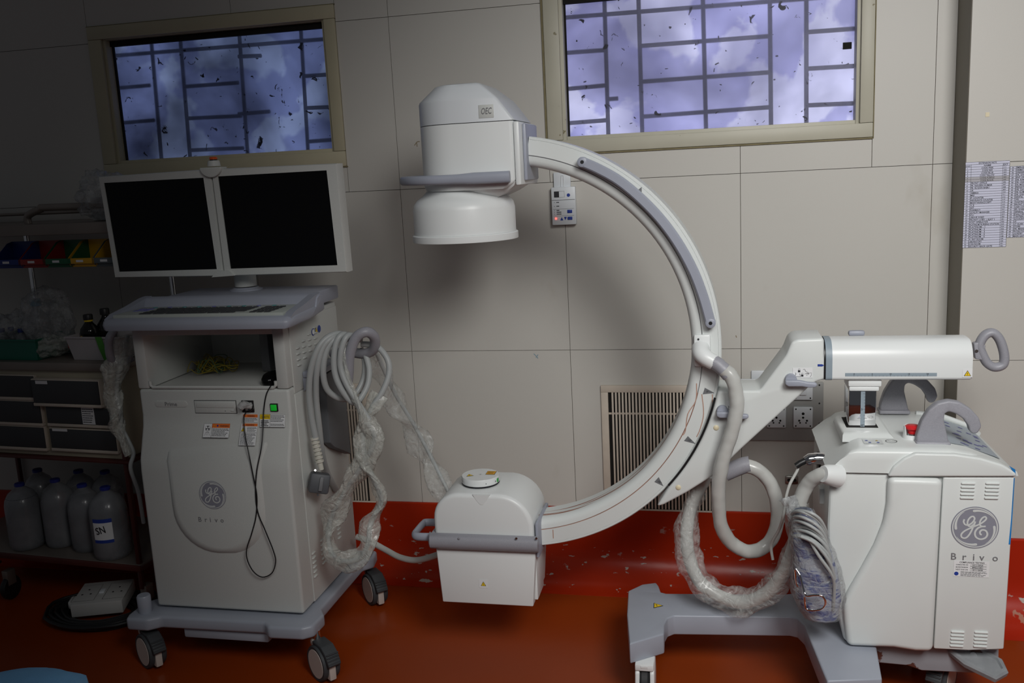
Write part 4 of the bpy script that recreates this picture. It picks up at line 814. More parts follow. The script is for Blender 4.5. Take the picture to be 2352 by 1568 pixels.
sb = [(2*DY-.006-y, z) for y, z in sec]; m.loft([[V((x, y, z)) for y, z in sb] for x in (HX0-.016, HX1+.016)]); m.b2((HX0-.018, HF-.012, RZ0+.004), (HX0-.005, HB+.01, RZ1-.004), .003)
for px in (1054, 1186, 1232): c = at(px, 1236, HF-.026); m.lathe([(.0036, .002), (.0036, -.0005), (.0022, -.0008)], c, 'y', 14, 0 if px == 1054 else 1)
m.obj('head_bumper', ca)
m = M('lav'); m.b2((HX1+.004, HF+.010, .375), (HX1+.014, HB-.03, .486), .003); m.obj('mount_plate', ca)
hx = HX0-.018; m = M('lav'); yh0, yh1 = 2.612, 2.735
m.tube([(hx+.004, yh0+.004, .424), (hx-.048, yh0+.002, .424), (hx-.066, yh0+.014, .424), (hx-.068, yh0+.04, .424), (hx-.066, yh1-.02, .424), (hx-.054, yh1-.002, .424), (hx+.03, yh1, .424)], .0115, 12, 0, 4, sq=(.75, .75, 1.15)); m.obj('head_handle', ca)
def st5(m, w, h): tri(m, w*.5, h*.42, h*.36, 1, 3, 1)
stick(ca, ((1100, 1330), (1121, 1350)), HF+.002, st5, off=.0008)
# cradle
YF_, YB_ = 2.629, 2.775
edge = [arcpt(RO-.001, d, 0) for d in (-13.5, -17, -21, -25, -29, -33, -37, -40.5)]
crd = XZ(YF_, (1744, 897), (1752, 888), (1806, 816), (1818, 786), (1832, 779), (1893, 777), (1893, 872), (1876, 876), (1860, 888), (1704, 1030), (1640, 1092), (1580, 1130), (1524, 1160), (1508, 1164))
top_ = XZ(YF_, (1650, 897))
lf = [(p.x+.001, p.z) for p in edge][::-1]
poly_ = lf+top_+crd
m = M('body'); m.prism(poly_, 'y', YF_, YB_, .009, ang=14, seg=3); m.obj('cradle', ca, sharp=35)
m = M('black'); ep = [arcpt(RO-.0035, d, YF_+.004) for d in [-13.2-27.8*i/24 for i in range(25)]]; m.tube(ep, .0034, 8); m.obj('slot_seal', ca)
m = M('cream')
for px, py in ((1645, 982), (1558, 1119)): c = at(px, py, YF_); m.lathe([(.008, .001), (.008, -.001), (.0055, -.003), (.001, -.0035)], c, 'y', 20)
m.obj('screw_cap', ca)
def lever(px, py, L):
    c = at(px, py, YF_); m = M('lav'); m.lathe([(.0165, .001), (.0165, -.012), (.0145, -.015)], c, 'y', 28)
    P_ = [(-.0165, .002), (-.0165, -.010), (-.008, -.0155), (.03, -.0155), (.048, -.019), (L, -.018), (L+.006, -.011), (L+.002, -.005), (.045, -.0035), (.02, .002)]
    m.prism([(c.x+u, c.z+v) for u, v in P_], 'y', YF_-.030, YF_-.013, .004); m.obj('lock_lever', ca)
lever(1816, 870, .064); lever(1659, 942, .068)
def st6(m, w, h):
    m.stroke([(w*.12, h*.15), (w*.16, h*.42), (w*.12, h*.5)], .0012, 1, 1, 0); m.stroke([(w*.14, h*.12), (w*.4, h*.12), (w*.34, h*.42)], .0012, 1, 1, 0)
    for u, v in ((.26, .55), (.42, .12)): m.rect(w*u, h*v, w*(u+.12), h*(v+.2), 1, 1); m.stroke([(w*(u+.02), h*(v+.2)), (w*(u+.03), h*(v+.34)), (w*(u+.1), h*(v+.34)), (w*(u+.1), h*(v+.22))], .0008, 1, 1, 0)
    m.stroke([(w*.52, h*.8), (w*.6, h*.85), (w*.66, h*.62), (w*.8, h*.5), (w*.78, h*.3)], .0009, 1, 1, 2); m.stroke([(w*.6, h*.35), (w*.7, h*.45), (w*.82, h*.38)], .0009, 1, 1, 2)
    m.stroke([(w*.72, h*.2), (w*.72, h*.4), (w*.95, h*.5), (w*.93, h*.2), (w*.88, h*.08)], .0009, 1, 1, 0)
stick(ca, ((1821, 844), (1866, 867)), YF_, st6, 'lock_label'); stick(ca, ((1667, 920), (1711, 943)), YF_, st6, 'lock_label')
m = M('blue'); m.fr((0, YF_-.0006, 0), (1, 0, 0), (0, 0, 1)); m.poly([(q.x, q.z) for q in [at(*p, YF_) for p in ((1878, 841), (1878, 836), (1888, 836), (1893, 838.5), (1888, 841))]], 1); m.obj('pointer_mark', ca, fix=False)
# cross arm
TY = 2.70; tz0, tz1, hw = .928, 1.0375, .068
def tsec(x, g=0, dz=0):
    L = []; rb, rt_ = .010, .050
    for cy, cz_, rr, s0 in ((hw-rb, tz0+rb, rb, -90), (hw-rt_, tz1-rt_, rt_, 0), (-hw+rt_, tz1-rt_, rt_, 90), (-hw+rb, tz0+rb, rb, 180)):
        for i in range(7): t = R(s0+15*i); L.append(V((x, TY+(cy+rr*math.cos(t))*(1+g/hw), (tz0+tz1)/2+(cz_+rr*math.sin(t)-(tz0+tz1)/2)*(1+g/.055))))
    return L
tx = lambda px, y=2.632: at(px, 830, y).x
xA, xB, xC, xD = tx(1820), tx(1893), tx(1897), tx(2236)
m = M('white'); m.loft([tsec(xA+.012, -.012), tsec(xA+.02), tsec(xB-.001)]); m.obj('arm_sleeve', ca)
m = M('black', 'scale'); m.loft([tsec(xB-.0008, -.0005), tsec(xC-.001, -.0005)], 0); m.loft([tsec(xC, .0008), tsec(tx(1912), .0008)], 1)
for i in range(9): s_ = tsec(xC+.001, .0012); 
m.obj('rotation_scale', ca)
m = M('white'); m.loft([tsec(xC+.0005), tsec(xD-.006), tsec(xD-.001, -.002), tsec(xD, -.006)]); m.obj('cross_arm', ca)
yF = TY-hw; A, B = at(1941, 864, yF), at(2152, 856, yF); m = M('scale', 'ink', 'logoW'); m.fr((A.x, yF-.0006, A.z), (1, 0, 0), (0, 0, 1)); w_, h_ = B.x-A.x, .0095
m.rect(0, 0, w_, h_, 0, 0)
for i in range(21): u = w_*(.10+.80*i/20); m.rect(u-.0003, 0, u+.0003, h_*(.45 if i % 5 == 0 else .22), 1, 1)
for i, t in enumerate(('0', '5', '10', '15', '20')): m.text(t, w_*(.10+.80*i/4), h_*.50, h_*.42, None, 1, 1, center=True)
m.obj('travel_scale', ca, fix=False)
def st7(m, w, h): tri(m, w*.5, h*.38, h*.46, 1, 3, 1)
stick(ca, ((2211, 847), (2233, 866)), yF, st7, off=.0008)
YH = 2.70; m = M('lavd', 'steel')
lp = [at(a, b_, YH) for a, b_ in ((2250, 792), (2262, 770), (2280, 764), (2296, 780), (2306, 812), (2304, 836), (2285, 843), (2268, 834), (2257, 815))]
m.tube(lp, .0125, 16, 0, 5, closed=True, sq=(1, 1.25, 1)); m.prism(XZ(YH, (2234, 787), (2250, 783), (2262, 792), (2258, 805), (2262, 826), (2238, 823)), 'y', YH-.012, YH+.012, .003)
c = at(2243, 806, YH-.0125); m.lathe([(.0045, 0), (.0045, -.001)], c, 'y', 14, 1); m.obj('end_handle', ca)
c = at(1968, 773, TY+.05); m = M('lav'); m.box((c.x, TY+.06, tz1+.001), (.045, .02, .016), .006); m.obj('lock_lever', ca)
# lift column
kx0, kx1 = at(1949, 960, 2.655).x, at(2012, 960, 2.655).x
m = M('white'); m.b2((kx0-.004, 2.645, .906), (kx1+.012, 2.76, .9275), .005); m.b2((kx0-.001, 2.648, .893), (kx1+.006, 2.755, .907), .004)
c = at(1972, 882, 2.645); m.obj('column_collar', ca)
m = M('chrome'); m.b2((kx0, 2.655, .78), (kx1, 2.75, .895), .003); m.obj('lift_column', ca)
m = M('scale', 'ink'); xm = at(1982, 930, 2.655).x; m.fr((xm-.006, 2.6542, .788), (1, 0, 0), (0, 0, 1)); m.rect(0, 0, .0115, .107, 0, 0)
for i in range(11): m.rect(.0085-(.003 if i % 5 == 0 else 0), .006+i*.009, .0115, .0066+i*.009, 1, 1)
m.text('5', .0015, .048, .006, None, 1, 1); m.text('10', .001, .002, .005, None, 1, 1); m.obj('height_scale', ca, fix=False)
# chassis
CY0, CY1 = 2.50, 2.90
out = [(.304, .704), (.299, .55), (.301, .44), (.312, .37), (.349, .204), (.755, .204), (.765, .704)]
m = M('body'); m.prism(out, 'y', CY0+.004, CY1, .012, ang=10); m.obj('chassis_body', ca, sharp=30)
# side cover with curved relief
cur = XZ(CY0, (2038, 1092), (2036, 1150), (2028, 1195), (2008, 1245), (1978, 1300), (1950, 1348), (1934, 1378))
pan = cur+XZ(CY0, (1937, 1420), (1944, 1478), (2050, 1482), (2100, 1490), (2141, 1491), (2163, 1096), (2090, 1093))
m = M('body'); m.prism(pan, 'y', CY0-.019, CY0+.014, .018, ang=10, seg=6); m.obj('side_cover', ca, sharp=50)
m = M('body'); m.prism(XZ(CY0-.010, (2145, 1490), (2167, 1096), (2332, 1096), (2306, 1491), (2225, 1494)), 'y', CY0-.0095, CY0+.02, .004, ang=12); sp = m.obj('rear_cover', ca)
yp = CY0-.011
def lv(px, py, dx, dy, n, ln): 
    m = M('body')
    for i in range(n): c = at(px+dx*i, py+dy*i, yp); m.box((c.x, yp+.001, c.z), (ln, .009, .0055), .0026)
    m.obj('louvre_group', sp)
lv(2224, 1110, -.7, 8.3, 5, .0345); lv(2280, 1110, -.7, 8.4, 5, .0345); lv(2200, 1451, -.7, 8, 5, .0345); lv(2254, 1452, -.7, 8, 5, .0345)
c = at(2239, 1211, CY0-.0095); logo(ca, (c.x, CY0-.0102, c.z), (1, 0, 0), (0, 0, 1), .0585)
c = at(2184, 1284, CY0-.0095); letters(ca, (c.x, CY0-.0102, c.z), (1, 0, 0), (0, 0, 1), 'Brivo', .0185, None, spread=(0, .0285, .054, .0695, .1015))
def st8(m, w, h):
    m.text('COMPLIANCE TESTING', w*.16, h*.85, h*.10, w*.7, 1, 1)
    for i, t in enumerate(('CONDUCTED ON', 'MACHINE TECHNICIAN', 'NEXT DUE ON')): v = h*(.71-.15*i); m.text(t, w*.06, v, h*.07, w*.34, 1, 1); m.stroke([(w*.47, v-h*.03), (w*.92, v-h*.03), (w*.92, v+h*.1), (w*.47, v+h*.1), (w*.47, v-h*.03)], .0004, 1, 1, 0)
    for i, t in enumerate(('14/11/2023', '89521001', '13/11/2025')): m.text(t, w*.52, h*(.71-.15*i), h*.08, w*.3, 2, 1)
    m.disc(w*.08, h*.18, h*.12, 1, 4, 20); m.lines(w*.2, h*.03, w*.95, h*.34, 5, 1, 1)
stick(ca, ((2191, 1286), (2271, 1326)), CY0-.0095, st8, 'test_label', off=.0008)
# lower frame under the chassis
m = M(spots(mat('chipped_grey_steel', (.30, .31, .34), .5, var=.1), (.10, .035, .025), 14, .60), 'dark'); m.prism([(.41, .205), (.755, .205), (.757, .135), (.735, .118), (.56, .115), (.52, .128), (.41, .132)], 'y', 2.535, 2.88, .004); m.obj('lower_frame', ca)
# top cover
cov = [(.296, .706), (.328, .750), (.348, .768), (.370, .774), (.60, .774), (.655, .764), (.735, .734), (.764, .720), (.768, .706)]
m = M('body'); loops = []
for y, g, h_ in ((CY0-.006, 0, .50), (CY0-.006, .0, .80), (CY0-.003, .006, .90), (CY0+.005, .012, .97), (CY0+.018, .016, 1), (CY1-.03, .020, 1), (CY1-.01, .016, .95), (CY1+.004, .004, .7), (CY1+.004, 0, .5)):
    L = []
    for i, (x, z) in enumerate(cov): 
        zz = .706+(z-.706)*h_; xx = x+(g if i and i < 4 else (-g*.4 if 5 < i < 8 else 0)); L.append(V((xx, y, zz)))
    loops.append(L)
m.loft(loops); m.obj('top_cover', ca, sharp=40)
m = M('body'); m.prism(XZ(CY0-.006, (2038, 1092), (2050, 1070), (2074, 1050), (2100, 1038), (2190, 1040), (2250, 1049), (2300, 1064), (2331, 1082), (2333, 1092)), 'y', CY0-.017, CY0+.03, .011, ang=12, seg=5); m.obj('cover_skirt', ca, sharp=50)
m = M('body'); m.loft([[V((x, y, z)) for x, y in ((kx0-a, 2.64-b_), (kx1+c_, 2.64-b_), (kx1+c_, 2.78), (kx0-a, 2.78))] for z, a, b_, c_ in ((.766, .026, .062, .045), (.779, .022, .038, .032), (.785, .016, .026, .024), (.787, .010, .018, .018))]); m.obj('column_shroud', ca, sharp=28)
m = M('dark'); m.b2((kx0-.006, 2.649, .786), (kx1+.006, 2.756, .7882), .002); m.obj('column_gasket', ca)
# stickers on top
def flat_st(px, z, w_, h_, fn, nm): c = fl(*px, z); m = M('paper', 'ink', 'orange', 'yellow', 'blue', 'logoW'); m.fr((c.x, c.y, z+.0006), (1, 0, 0), (0, 1, 0)); fn(m, w_, h_); m.obj(nm, ca, fix=False)
flat_st((1978, 1000), .7745, .03, .02, lambda m, w, h: (m.rect(0, 0, w, h, 0, 0), tri(m, w*.5, h*.4, h*.5, 1, 3, 1)), 'warning_label')
flat_st((1985, 1019), .7745, .05, .04, lambda m, w, h: (m.rect(0, 0, w, h, 0, 5), [m.disc(w*u, h*v, .004, 1, 4, 14) for u, v in ((.2, .72), (.32, .28), (.75, .28))], tri(m, w*.72, h*.72, .005, 1, 3, 1)), 'symbol_label')
flat_st((2030, 1018), .7745, .045, .04, lambda m, w, h: (m.ring(w*.5, h*.5, .0135, .0150, 1, 1), m.stroke([(w*.3, h*.65), (w*.5, h*.4), (w*.75, h*.55)], .001, 1, 1, 0)), 'symbol_label')
# emergency stop
ec = fl(2097, 1000, .79); ec = V((ec.x, 2.60, .774)); ec.x = at(2096, 990, 2.60).x
m = M('white'); gl = []
for r_, h_ in ((.026, 0), (.024, .012), (.0235, .03), (.0215, .03), (.0215, .002)):
    gl.append([V((ec.x+r_*math.cos(R(t)), ec.y+r_*math.sin(R(t)), ec.z+(h_ if h_ < .02 else (.034 if 100 < t < 215 else .010)))) for t in range(0, 360, 12)])
m.loft(gl, caps=False); es = m.obj('stop_guard', ca)
m = M('chrome'); m.lathe([(.012, 0), (.012, .014)], ec, 'z', 24); m.obj('stop_collar', ca)
m = M('redb'); m.lathe([(.0125, .013), (.0135, .022), (.0195, .027), (.0200, .032), (.016, .0355), (.004, .0365)], ec, 'z', 28); m.obj('stop_button', ca)
# steering handles
hpx = [(2106, 1026), (2106, 1008), (2117, 975), (2134, 948), (2154, 932), (2180, 926), (2206, 930), (2232, 946), (2250, 966), (2256, 986), (2247, 1001), (2235, 1003), (2228, 996), (2226, 985), (2214, 968), (2196, 956), (2180, 951), (2171, 956), (2169, 972), (2175, 998), (2181, 1026)]
YHN = 2.548; op = XZ(YHN, *hpx)
cy_ = [at(2106, 1026, YHN)]
def handle(dx, dy, dz, nm='steering_handle'):
    m = M('lavd', 'grey'); P_ = [(x+dx, z+dz) for x, z in op]; m.prism(P_, 'y', YHN+dy+.003, YHN+dy+.033, .0125, ang=5, seg=5); x0, z0_ = P_[0]; m.b2((x0-.003, YHN-.006+dy, z0_-.003), (P_[-1][0]+.002, YHN+.044+dy, z0_+.009), .004); return m.obj(nm, ca, sharp=50)
handle(0, 0, .768-op[0][1]+.002); handle(-.046, .285, .774-op[0][1]+.006)
# control panel on the rear slope
m = M(mat('panel_blue_grey', (.33, .38, .43), .4), 'violet', 'body')
def slope(u, v): # u along x 0..1, v along y 0..1
    x = .625+.125*u; z = .7745-.0005-(.0095 if u < .2 else 0)*0; pts_ = cov[4:8]; 
    for (xa, za), (xb, zb_) in zip(pts_, pts_[1:]):
        if xa <= x <= xb: z = za+(zb_-za)*(x-xa)/(xb-xa)
    return V((x-.008, 2.56+.27*v, z+.003))
n_ = 8; g = [[slope(i/n_, j/3) for i in range(n_+1)] for j in range(4)]
vs = [p for r_ in g for p in r_]; m.add(vs, [(j*(n_+1)+i, j*(n_+1)+i+1, (j+1)*(n_+1)+i+1, (j+1)*(n_+1)+i) for j in range(3) for i in range(n_)], 0)
for k in range(22):
    u, v = rnd.uniform(.08, .85), rnd.uniform(.05, .9); a = slope(u, v); b_ = slope(u+.10, v); m.add([a+V((0, 0, .0012)), b_+V((0, 0, .0012)), b_+V((0, .008, .0012)), a+V((0, .008, .0012))], [(0, 1, 2, 3)], 1)
cp_ = m.obj('control_panel', ca, fix=False)
m = M('body'); m.tube([slope(0, 1.06)+V((-.03, .0, .004)), slope(.3, 1.06)+V((0, 0, .006)), slope(1, 1.06)+V((0, 0, .006)), slope(1.08, 1.0)+V((0, -.02, .0))], .008, 10); m.obj('panel_rail', ca)
m = M(mat('blue_dye', (.01, .18, .50), .5, var=.3)); 
dy_ = XZ(CY0-.0145, (2318, 1070), (2332, 1078), (2333, 1092), (2329, 1092), (2327, 1082)); m.prism(dy_, 'y', CY0-.0150, CY0-.012)
m.prism(XZ(CY0-.011, (2331, 1098), (2326, 1180), (2321, 1250), (2317, 1250), (2323, 1190), (2329, 1098)), 'y', CY0-.0105, CY0-.008); m.obj('dye_stain', ca)
# left flank: connector and port
c = atx(1872, 1057, .305); m = M('chrome', 'black'); m.tube([V((.303, 2.63, .70)), V((.282, 2.63, .70)), V((.262, 2.627, .698)), V((.250, 2.625, .694))], lambda t: .017 if t < .7 else .012, 20); m.tube([V((.252, 2.625, .695)), V((.236, 2.62, .688)), V((.225, 2.618, .680))], .009, 14, 1); m.obj('connector', ca)
m = M('black'); m.b2((.296, 2.70, .60), (.303, 2.76, .68), .002, 0); m.obj('side_socket', ca); m = M('white'); m.b2((.288, 2.60, .575), (.303, 2.635, .62), .002); m.obj('side_socket', ca)
# base
m = M('base'); ZB = .20
P1 = XY(ZB, (1446, 1478), (1440, 1410), (1443, 1356), (1475, 1341), (1507, 1337), (1513, 1345), (1518, 1359), (1530, 1362), (1800, 1364))
P2 = XY(ZB, (1995, 1484), (2026, 1558), (1900, 1563), (1893, 1548), (1848, 1436), (1832, 1420), (1815, 1416), (1548, 1413), (1533, 1419), (1526, 1432), (1525, 1455))
backr = [(.42, 2.77), (.74, 2.80), (.74, 2.53), (.43, 2.52)]
m.prism(P1+[(.30, 2.83), (.425, 2.83), (.425, 2.53), (.435, 2.53)]+P2[1:], 'z', ZB-.064, ZB, .012, ang=9, seg=3); m.obj('base_frame', ca, sharp=40)
m = M('yellow', 'ink'); c = fl(1509, 1391, ZB); m.fr((c.x, c.y, ZB+.0008), (1, 0, 0), (0, 1, 0)); tri(m, 0, 0, .020, 1, 0, 1, 32); m.obj('warning_label', ca, fix=False)
def big_caster(x, y, zt):
    f = M('white', 'dark'); r = .062
    for s_ in (-1, 1):
        f.prism([(y-.045, .03), (y-.055, .07), (y-.045, .11), (y-.02, zt), (y+.03, zt), (y+.04, .08), (y+.03, .03)], 'x', x+s_*.021-.006, x+s_*.021+.007, .004)
    f.b2((x-.027, y-.045, zt-.02), (x+.027, y+.035, zt+.001), .004); f.b2((x-.010, y-.045, .128), (x+.010, y-.0465, .134), .0, 0)
    fo = f.obj('front_caster', ca)
    m = M(mat('tyre_black', (.02, .02, .022), .55)); m.lathe([(.03, -.0125), (r-.004, -.0125), (r, -.008), (r, .008), (r-.004, .0125), (.03, .0125)], (x, y, r), 'x', 40); m.obj('wheel', fo)
big_caster(-.205, 2.475, .137); big_caster(-.195, 2.78, .137)
for x, y in ((.64, 2.64), (.64, 2.82)): caster(ca, x, y, .135, .052, 60)
m = M('dark'); m.b2((.40, 2.40, .02), (.44, 2.44, .136), .01); big = None
# foot pedal
m = M(mat('worn_grey_pedal', (.26, .275, .29), .5, var=.35, scale=25)); pp = [p_+V((0, 0, .022)) for p_ in [fl(2168, 1484, .17), fl(2186, 1480, .175), fl(2240, 1500, .165), fl(2300, 1535, .15), fl(2312, 1560, .14), fl(2285, 1575, .135), fl(2215, 1540, .15), fl(2180, 1512, .16)]]
c0 = sum(pp, V())/8
m.loft([[p+V((0, 0, -.012)) for p in pp], [p+(p-c0).normalized()*.004 for p in pp], [p+V((0, 0, .006)) for p in pp], [p+(c0-p).normalized()*.010+V((0, 0, .006)) for p in pp], [p+(c0-p).normalized()*.014 for p in pp]]); m.tube([c0, V((.70, 2.56, .165))], .01, 10); m.obj('foot_pedal', ca)
# bagged foot switch hanging beside the chassis
fs = thing('bagged_foot_switch', at(1872, 1300, 2.46), 'foot switch in clear bag with blue print and coiled white cord, beside chassis', 'foot switch')
bagp = [(1845, 1170), (1855, 1215), (1868, 1270), (1876, 1320), (1880, 1370), (1888, 1418)]
YB3 = 2.44
mb = film('printed_bag', (.42, .46, .58), .12, .15, 16, 1.2)
sb_ = mat('printed_sheet', (.40, .44, .55), .4, var=.1)
spots(sb_, (.03, .06, .28), 9, .50, stretch=(1.2, 1, 5), sharp=.03)
m = M(sb_); cl = cat([at(a, b_, YB3+.02) for a, b_ in bagp], 5); loops = []
k = len(cl)
for i, p in enumerate(cl):
    t = i/(k-1); w_ = .022+.036*math.sin(min(1, t*1.35)*1.6) - (.018*max(0, (t-.8)*5)); dd = .022+.02*math.sin(t*3)
    loops.append([p+V((w_*math.cos(R(a))*(1+.12*noise.noise(p*30+V((a, 0, 0)))), dd*math.sin(R(a))*(1+.15*noise.noise(p*24+V((0, a, 0)))), 0)) for a in range(0, 360, 20)])
m.loft(loops); m.obj('printed_bag', fs)
m = M('bag'); m.loft([[p+(p-c_)*.22+V((0, 0, 0)) for p in l] for l, c_ in [(l, sum(l, V())/len(l)) for l in loops]]); m.obj('clear_bag', fs, sharp=180)
m = M('bag'); m.tube([at(1812, 1140, 2.49), at(1820, 1165, 2.48), at(1830, 1195, 2.47)], lambda t: .022-.006*t, 16, 0, 5, jit=.7, jf=40, caps=False); m.obj('bag_knot', fs)
m = M('cable')
for k in range(10):
    jx = rnd.uniform(-7, 7); y0 = 1172+k*7+rnd.uniform(-5, 5); m.tube([at(1812+k*2, y0+30, 2.50), at(1822, y0, 2.455), at(1850+k+jx, y0-2+k, 2.405+.003*(k%3)), at(1880+k*2+jx*.6, y0+14+k*3, 2.40+.004*(k%2)), at(1897+k*1.2+jx*.3, y0+46+k*4, 2.425), at(1893, y0+62+k*4, 2.46)], .0044, 8, 0, 5)
m.tube([at(1858, 1236, 2.40), at(1880, 1275, 2.392), at(1908, 1315, 2.395), at(1916, 1345, 2.41), at(1914, 1400, 2.43)], .0044, 8, 0, 5); m.tube([at(1840, 1232, 2.40), at(1872, 1248, 2.388), at(1905, 1290, 2.39), at(1917, 1330, 2.405)], .0044, 8, 0, 5)
m.obj('cord_coil', fs)
m = M('chrome'); m.tube([at(1848, 1370, 2.41), at(1853, 1398, 2.41), at(1880, 1400, 2.395), at(1893, 1393, 2.39), at(1896, 1380, 2.385), at(1888, 1368, 2.385), at(1870, 1366, 2.39), at(1852, 1367, 2.40), at(1845, 1350, 2.41), at(1838, 1322, 2.42), at(1828, 1306, 2.43)], .003, 10, 0, 5); m.tube([at(1826, 1308, 2.43), at(1830, 1340, 2.43), at(1838, 1348, 2.43)], .003, 8, 0, 4); m.obj('wire_hook', fs)
m = M('hose'); m.tube([V((.225, 2.618, .680))]+pl([(1832, 1078, 2.62), (1815, 1110, 2.60), (1806, 1140, 2.58), (1800, 1180, 2.52), (1790, 1215, 2.56), (1772, 1250, 2.60), (1775, 1285, 2.6)]), .0042, 8, 0, 6)
tag(m.obj('pedal_cord'), 'thin white cord curving down from chrome connector on the chassis', 'cord')
# ---------------------------------------------------------------- shelf trolley at the left
TN = V((math.sin(R(-5.2)), -math.cos(R(-5.2)), 0))*-1   # into the trolley (away from the camera)
TN = V((.0906, .9959, 0)); TX = V((.9959, -.0906, 0))
T0 = V((-2.05, 2.765, 0))
def tp(px, py, dep=0):
    d = ray(px, py); o = V((0, 0, CH)); P0 = T0+TN*dep; t = (P0-o).dot(TN)/d.dot(TN); return o+d*t
def tl_(p): q = p-T0; return q.dot(TX), q.dot(TN), p.z
TM = Matrix(((TX.x, TN.x, 0, T0.x), (TX.y, TN.y, 0, T0.y), (0, 0, 1, 0), (0, 0, 0, 1)))
tr_ = thing('shelf_trolley', T0+TX*(-.35)+TN*.2, 'steel shelf trolley with drawers and bottles in the dark left corner', 'trolley')
TD = .42
m = M('maroon', 'steeld'); sh = lambda x0, x1, y0, y1, z0, z1, mi=0, b=.003: m.b2((x0, y0, z0), (x1, y1, z1), b, mi, TM)
def lx(px, py, dep=0): return tl_(tp(px, py, dep))
zs1 = lx(160, 1285)[2]; xr = lx(322, 1300)[0]; xl = -.95
m = M('steeld'); m.b2((xl, 0, zs1-.012), (xr, TD, zs1+.006), .002, 0, TM); m.obj('lower_shelf', tr_)
m = M('maroon'); m.b2((xl, -.006, zs1-.018), (xr+.004, 0, zs1+.004), .001, 0, TM); m.b2((xr, 0, zs1-.018), (xr+.006, TD, zs1-.002), .001, 0, TM); m.obj('shelf_rim', tr_)
zc1 = lx(120, 832)[2]; zc0 = lx(120, 852)[2]; xr2 = lx(262, 832)[0]
for x, z1 in ((xr-.012, zc0), (xl+.02, zc0)):
    for y in (.012, TD-.012): m = M('maroon'); m.b2((x-.008, y-.008, .11), (x+.008, y+.008, z1), .002, 0, TM); m.obj('post', tr_)
m = M('steeld'); m.b2((xl, -.004, zc0+.001), (xr2+.01, TD, zc1), .004, 0, TM); m.obj('counter', tr_)
zt0, zt1 = lx(120, 540, .05)[2], lx(120, 514, .05)[2]
for px in (75, 395): q = lx(px, 640, TD-.03); m = M('chrome'); m.tube([TM @ V((q[0], TD-.03, zc1)), TM @ V((q[0], TD-.03, zt1))], .011, 14); m.obj('upright', tr_)
m = M('steeld'); m.b2((xl, .06, zt0), (xr2+.17, TD, zt1), .003, 0, TM); m.obj('top_shelf', tr_)
m = M('steeld'); q0 = lx(55, 512, .12); q1 = lx(80, 478, .12); q2 = lx(240, 474, .12); m.tube([TM @ V(p) for p in ((q0[0], .14, zt1), (q0[0]+.005, .14, zt1+.03), (q1[0]+.01, .14, q1[2]-.004), (q1[0]+.05, .14, q1[2]), (q2[0]+.2, .14, q2[2]))], .0135, 14, 0, 5); m.tube([TM @ V(p) for p in ((xl, TD-.04, zt1+.03), (xr2+.15, TD-.04, zt1+.03))], .006, 10); m.obj('top_rail', tr_)
for x, y in ((lx(8, 1340)[0], .03), (xl+.03, TD-.04), (xr-.03, TD-.04), (xr-.01, .03)):
    p = TM @ V((x, y, 0)); f = M('steeld'); f.b2((x-.014, y-.02, .06), (x+.014, y+.02, .12), .003, 0, TM); fo = f.obj('trolley_caster', tr_)
    m = M('black'); m.lathe([(.01, -.011), (.044, -.011), (.047, -.006), (.047, .006), (.044, .011), (.01, .011)], (p.x+.0, p.y, .047), 'x', 28); m.obj('wheel', fo)
m = M('steel'); q = lx(5, 1345); m.tube([TM @ V((xl, .01, .16)), TM @ V((q[0], .01, .16))], .006, 8); m.obj('cross_bar', tr_)
# drawer unit
du = thing('drawer_unit', tp(150, 1045), 'cream drawer unit with dark fronts standing under the trolley counter', 'drawer unit')
zb_, zt_ = lx(150, 1050)[2], lx(100, 848)[2]; xr3 = lx(282, 1050)[0]
m = M(mat('yellowed_cream', (.40, .36, .27), .5)); m.b2((xl+.03, .012, zs1+.33 if False else zb_), (xr3, TD-.02, zt_-.001), .003, 0, TM); m.obj('drawer_carcass', du)
m = M('maroon'); m.b2((xl+.01, -.006, zb_-.012), (xr3+.03, TD-.01, zb_-.001), .002, 0, TM); m.obj('support_shelf', tr_)
dr = [[(84, 868), (233, 874), (244, 926), (90, 921)], [(106, 934), (250, 936), (262, 976), (112, 972)], [(116, 984), (262, 990), (272, 1034), (120, 1029)], [(-70, 860), (78, 864), (82, 912), (-70, 908)], [(-70, 918), (90, 922), (98, 970), (-70, 966)], [(-70, 976), (100, 980), (106, 1026), (-70, 1022)]]
for i, c4 in enumerate(dr):
    q = [lx(*p, -.0) for p in c4]; x0, x1 = (q[0][0]+q[3][0])/2, (q[1][0]+q[2][0])/2; z1_, z0_ = (q[0][2]+q[1][2])/2, (q[2][2]+q[3][2])/2; yo = -.022 if i == 0 else 0
    x1 = min(x1, xr3-.004)
    m = M('vent'); m.b2((x0-.004, yo-.004, z0_-.012), (x1+.004, .013, z0_), .003, 0, TM); m.b2((x0-.004, yo, z0_), (x1+.004, .013, z1_+.004), .002, 0, TM); d_ = m.obj('drawer', du)
    m = M('dgrey'); m.b2((x0, yo-.004, z0_+.001), (x1, yo+.002, z1_), .001, 0, TM); m.obj('drawer_front', d_)
    for lb in {0: [(94, 870, 122, 878)], 1: [(188, 934, 222, 974)], 2: [(122, 983, 157, 990)]}.get(i, []):
        a = lx(lb[0], lb[1]); b_ = lx(lb[2], lb[3]); m = M('paper', 'ink'); m.b2((a[0], yo-.0055, b_[2]), (b_[0], yo-.0045, a[2]), 0, 0, TM)
        if i == 1: m.fr(TM @ V((a[0], yo-.0057, b_[2])), TX, (0, 0, 1)); m.lines(.003, .004, b_[0]-a[0]-.003, a[2]-b_[2]-.003, 7, 1, 1)
        m.obj('drawer_label', d_, fix=False)
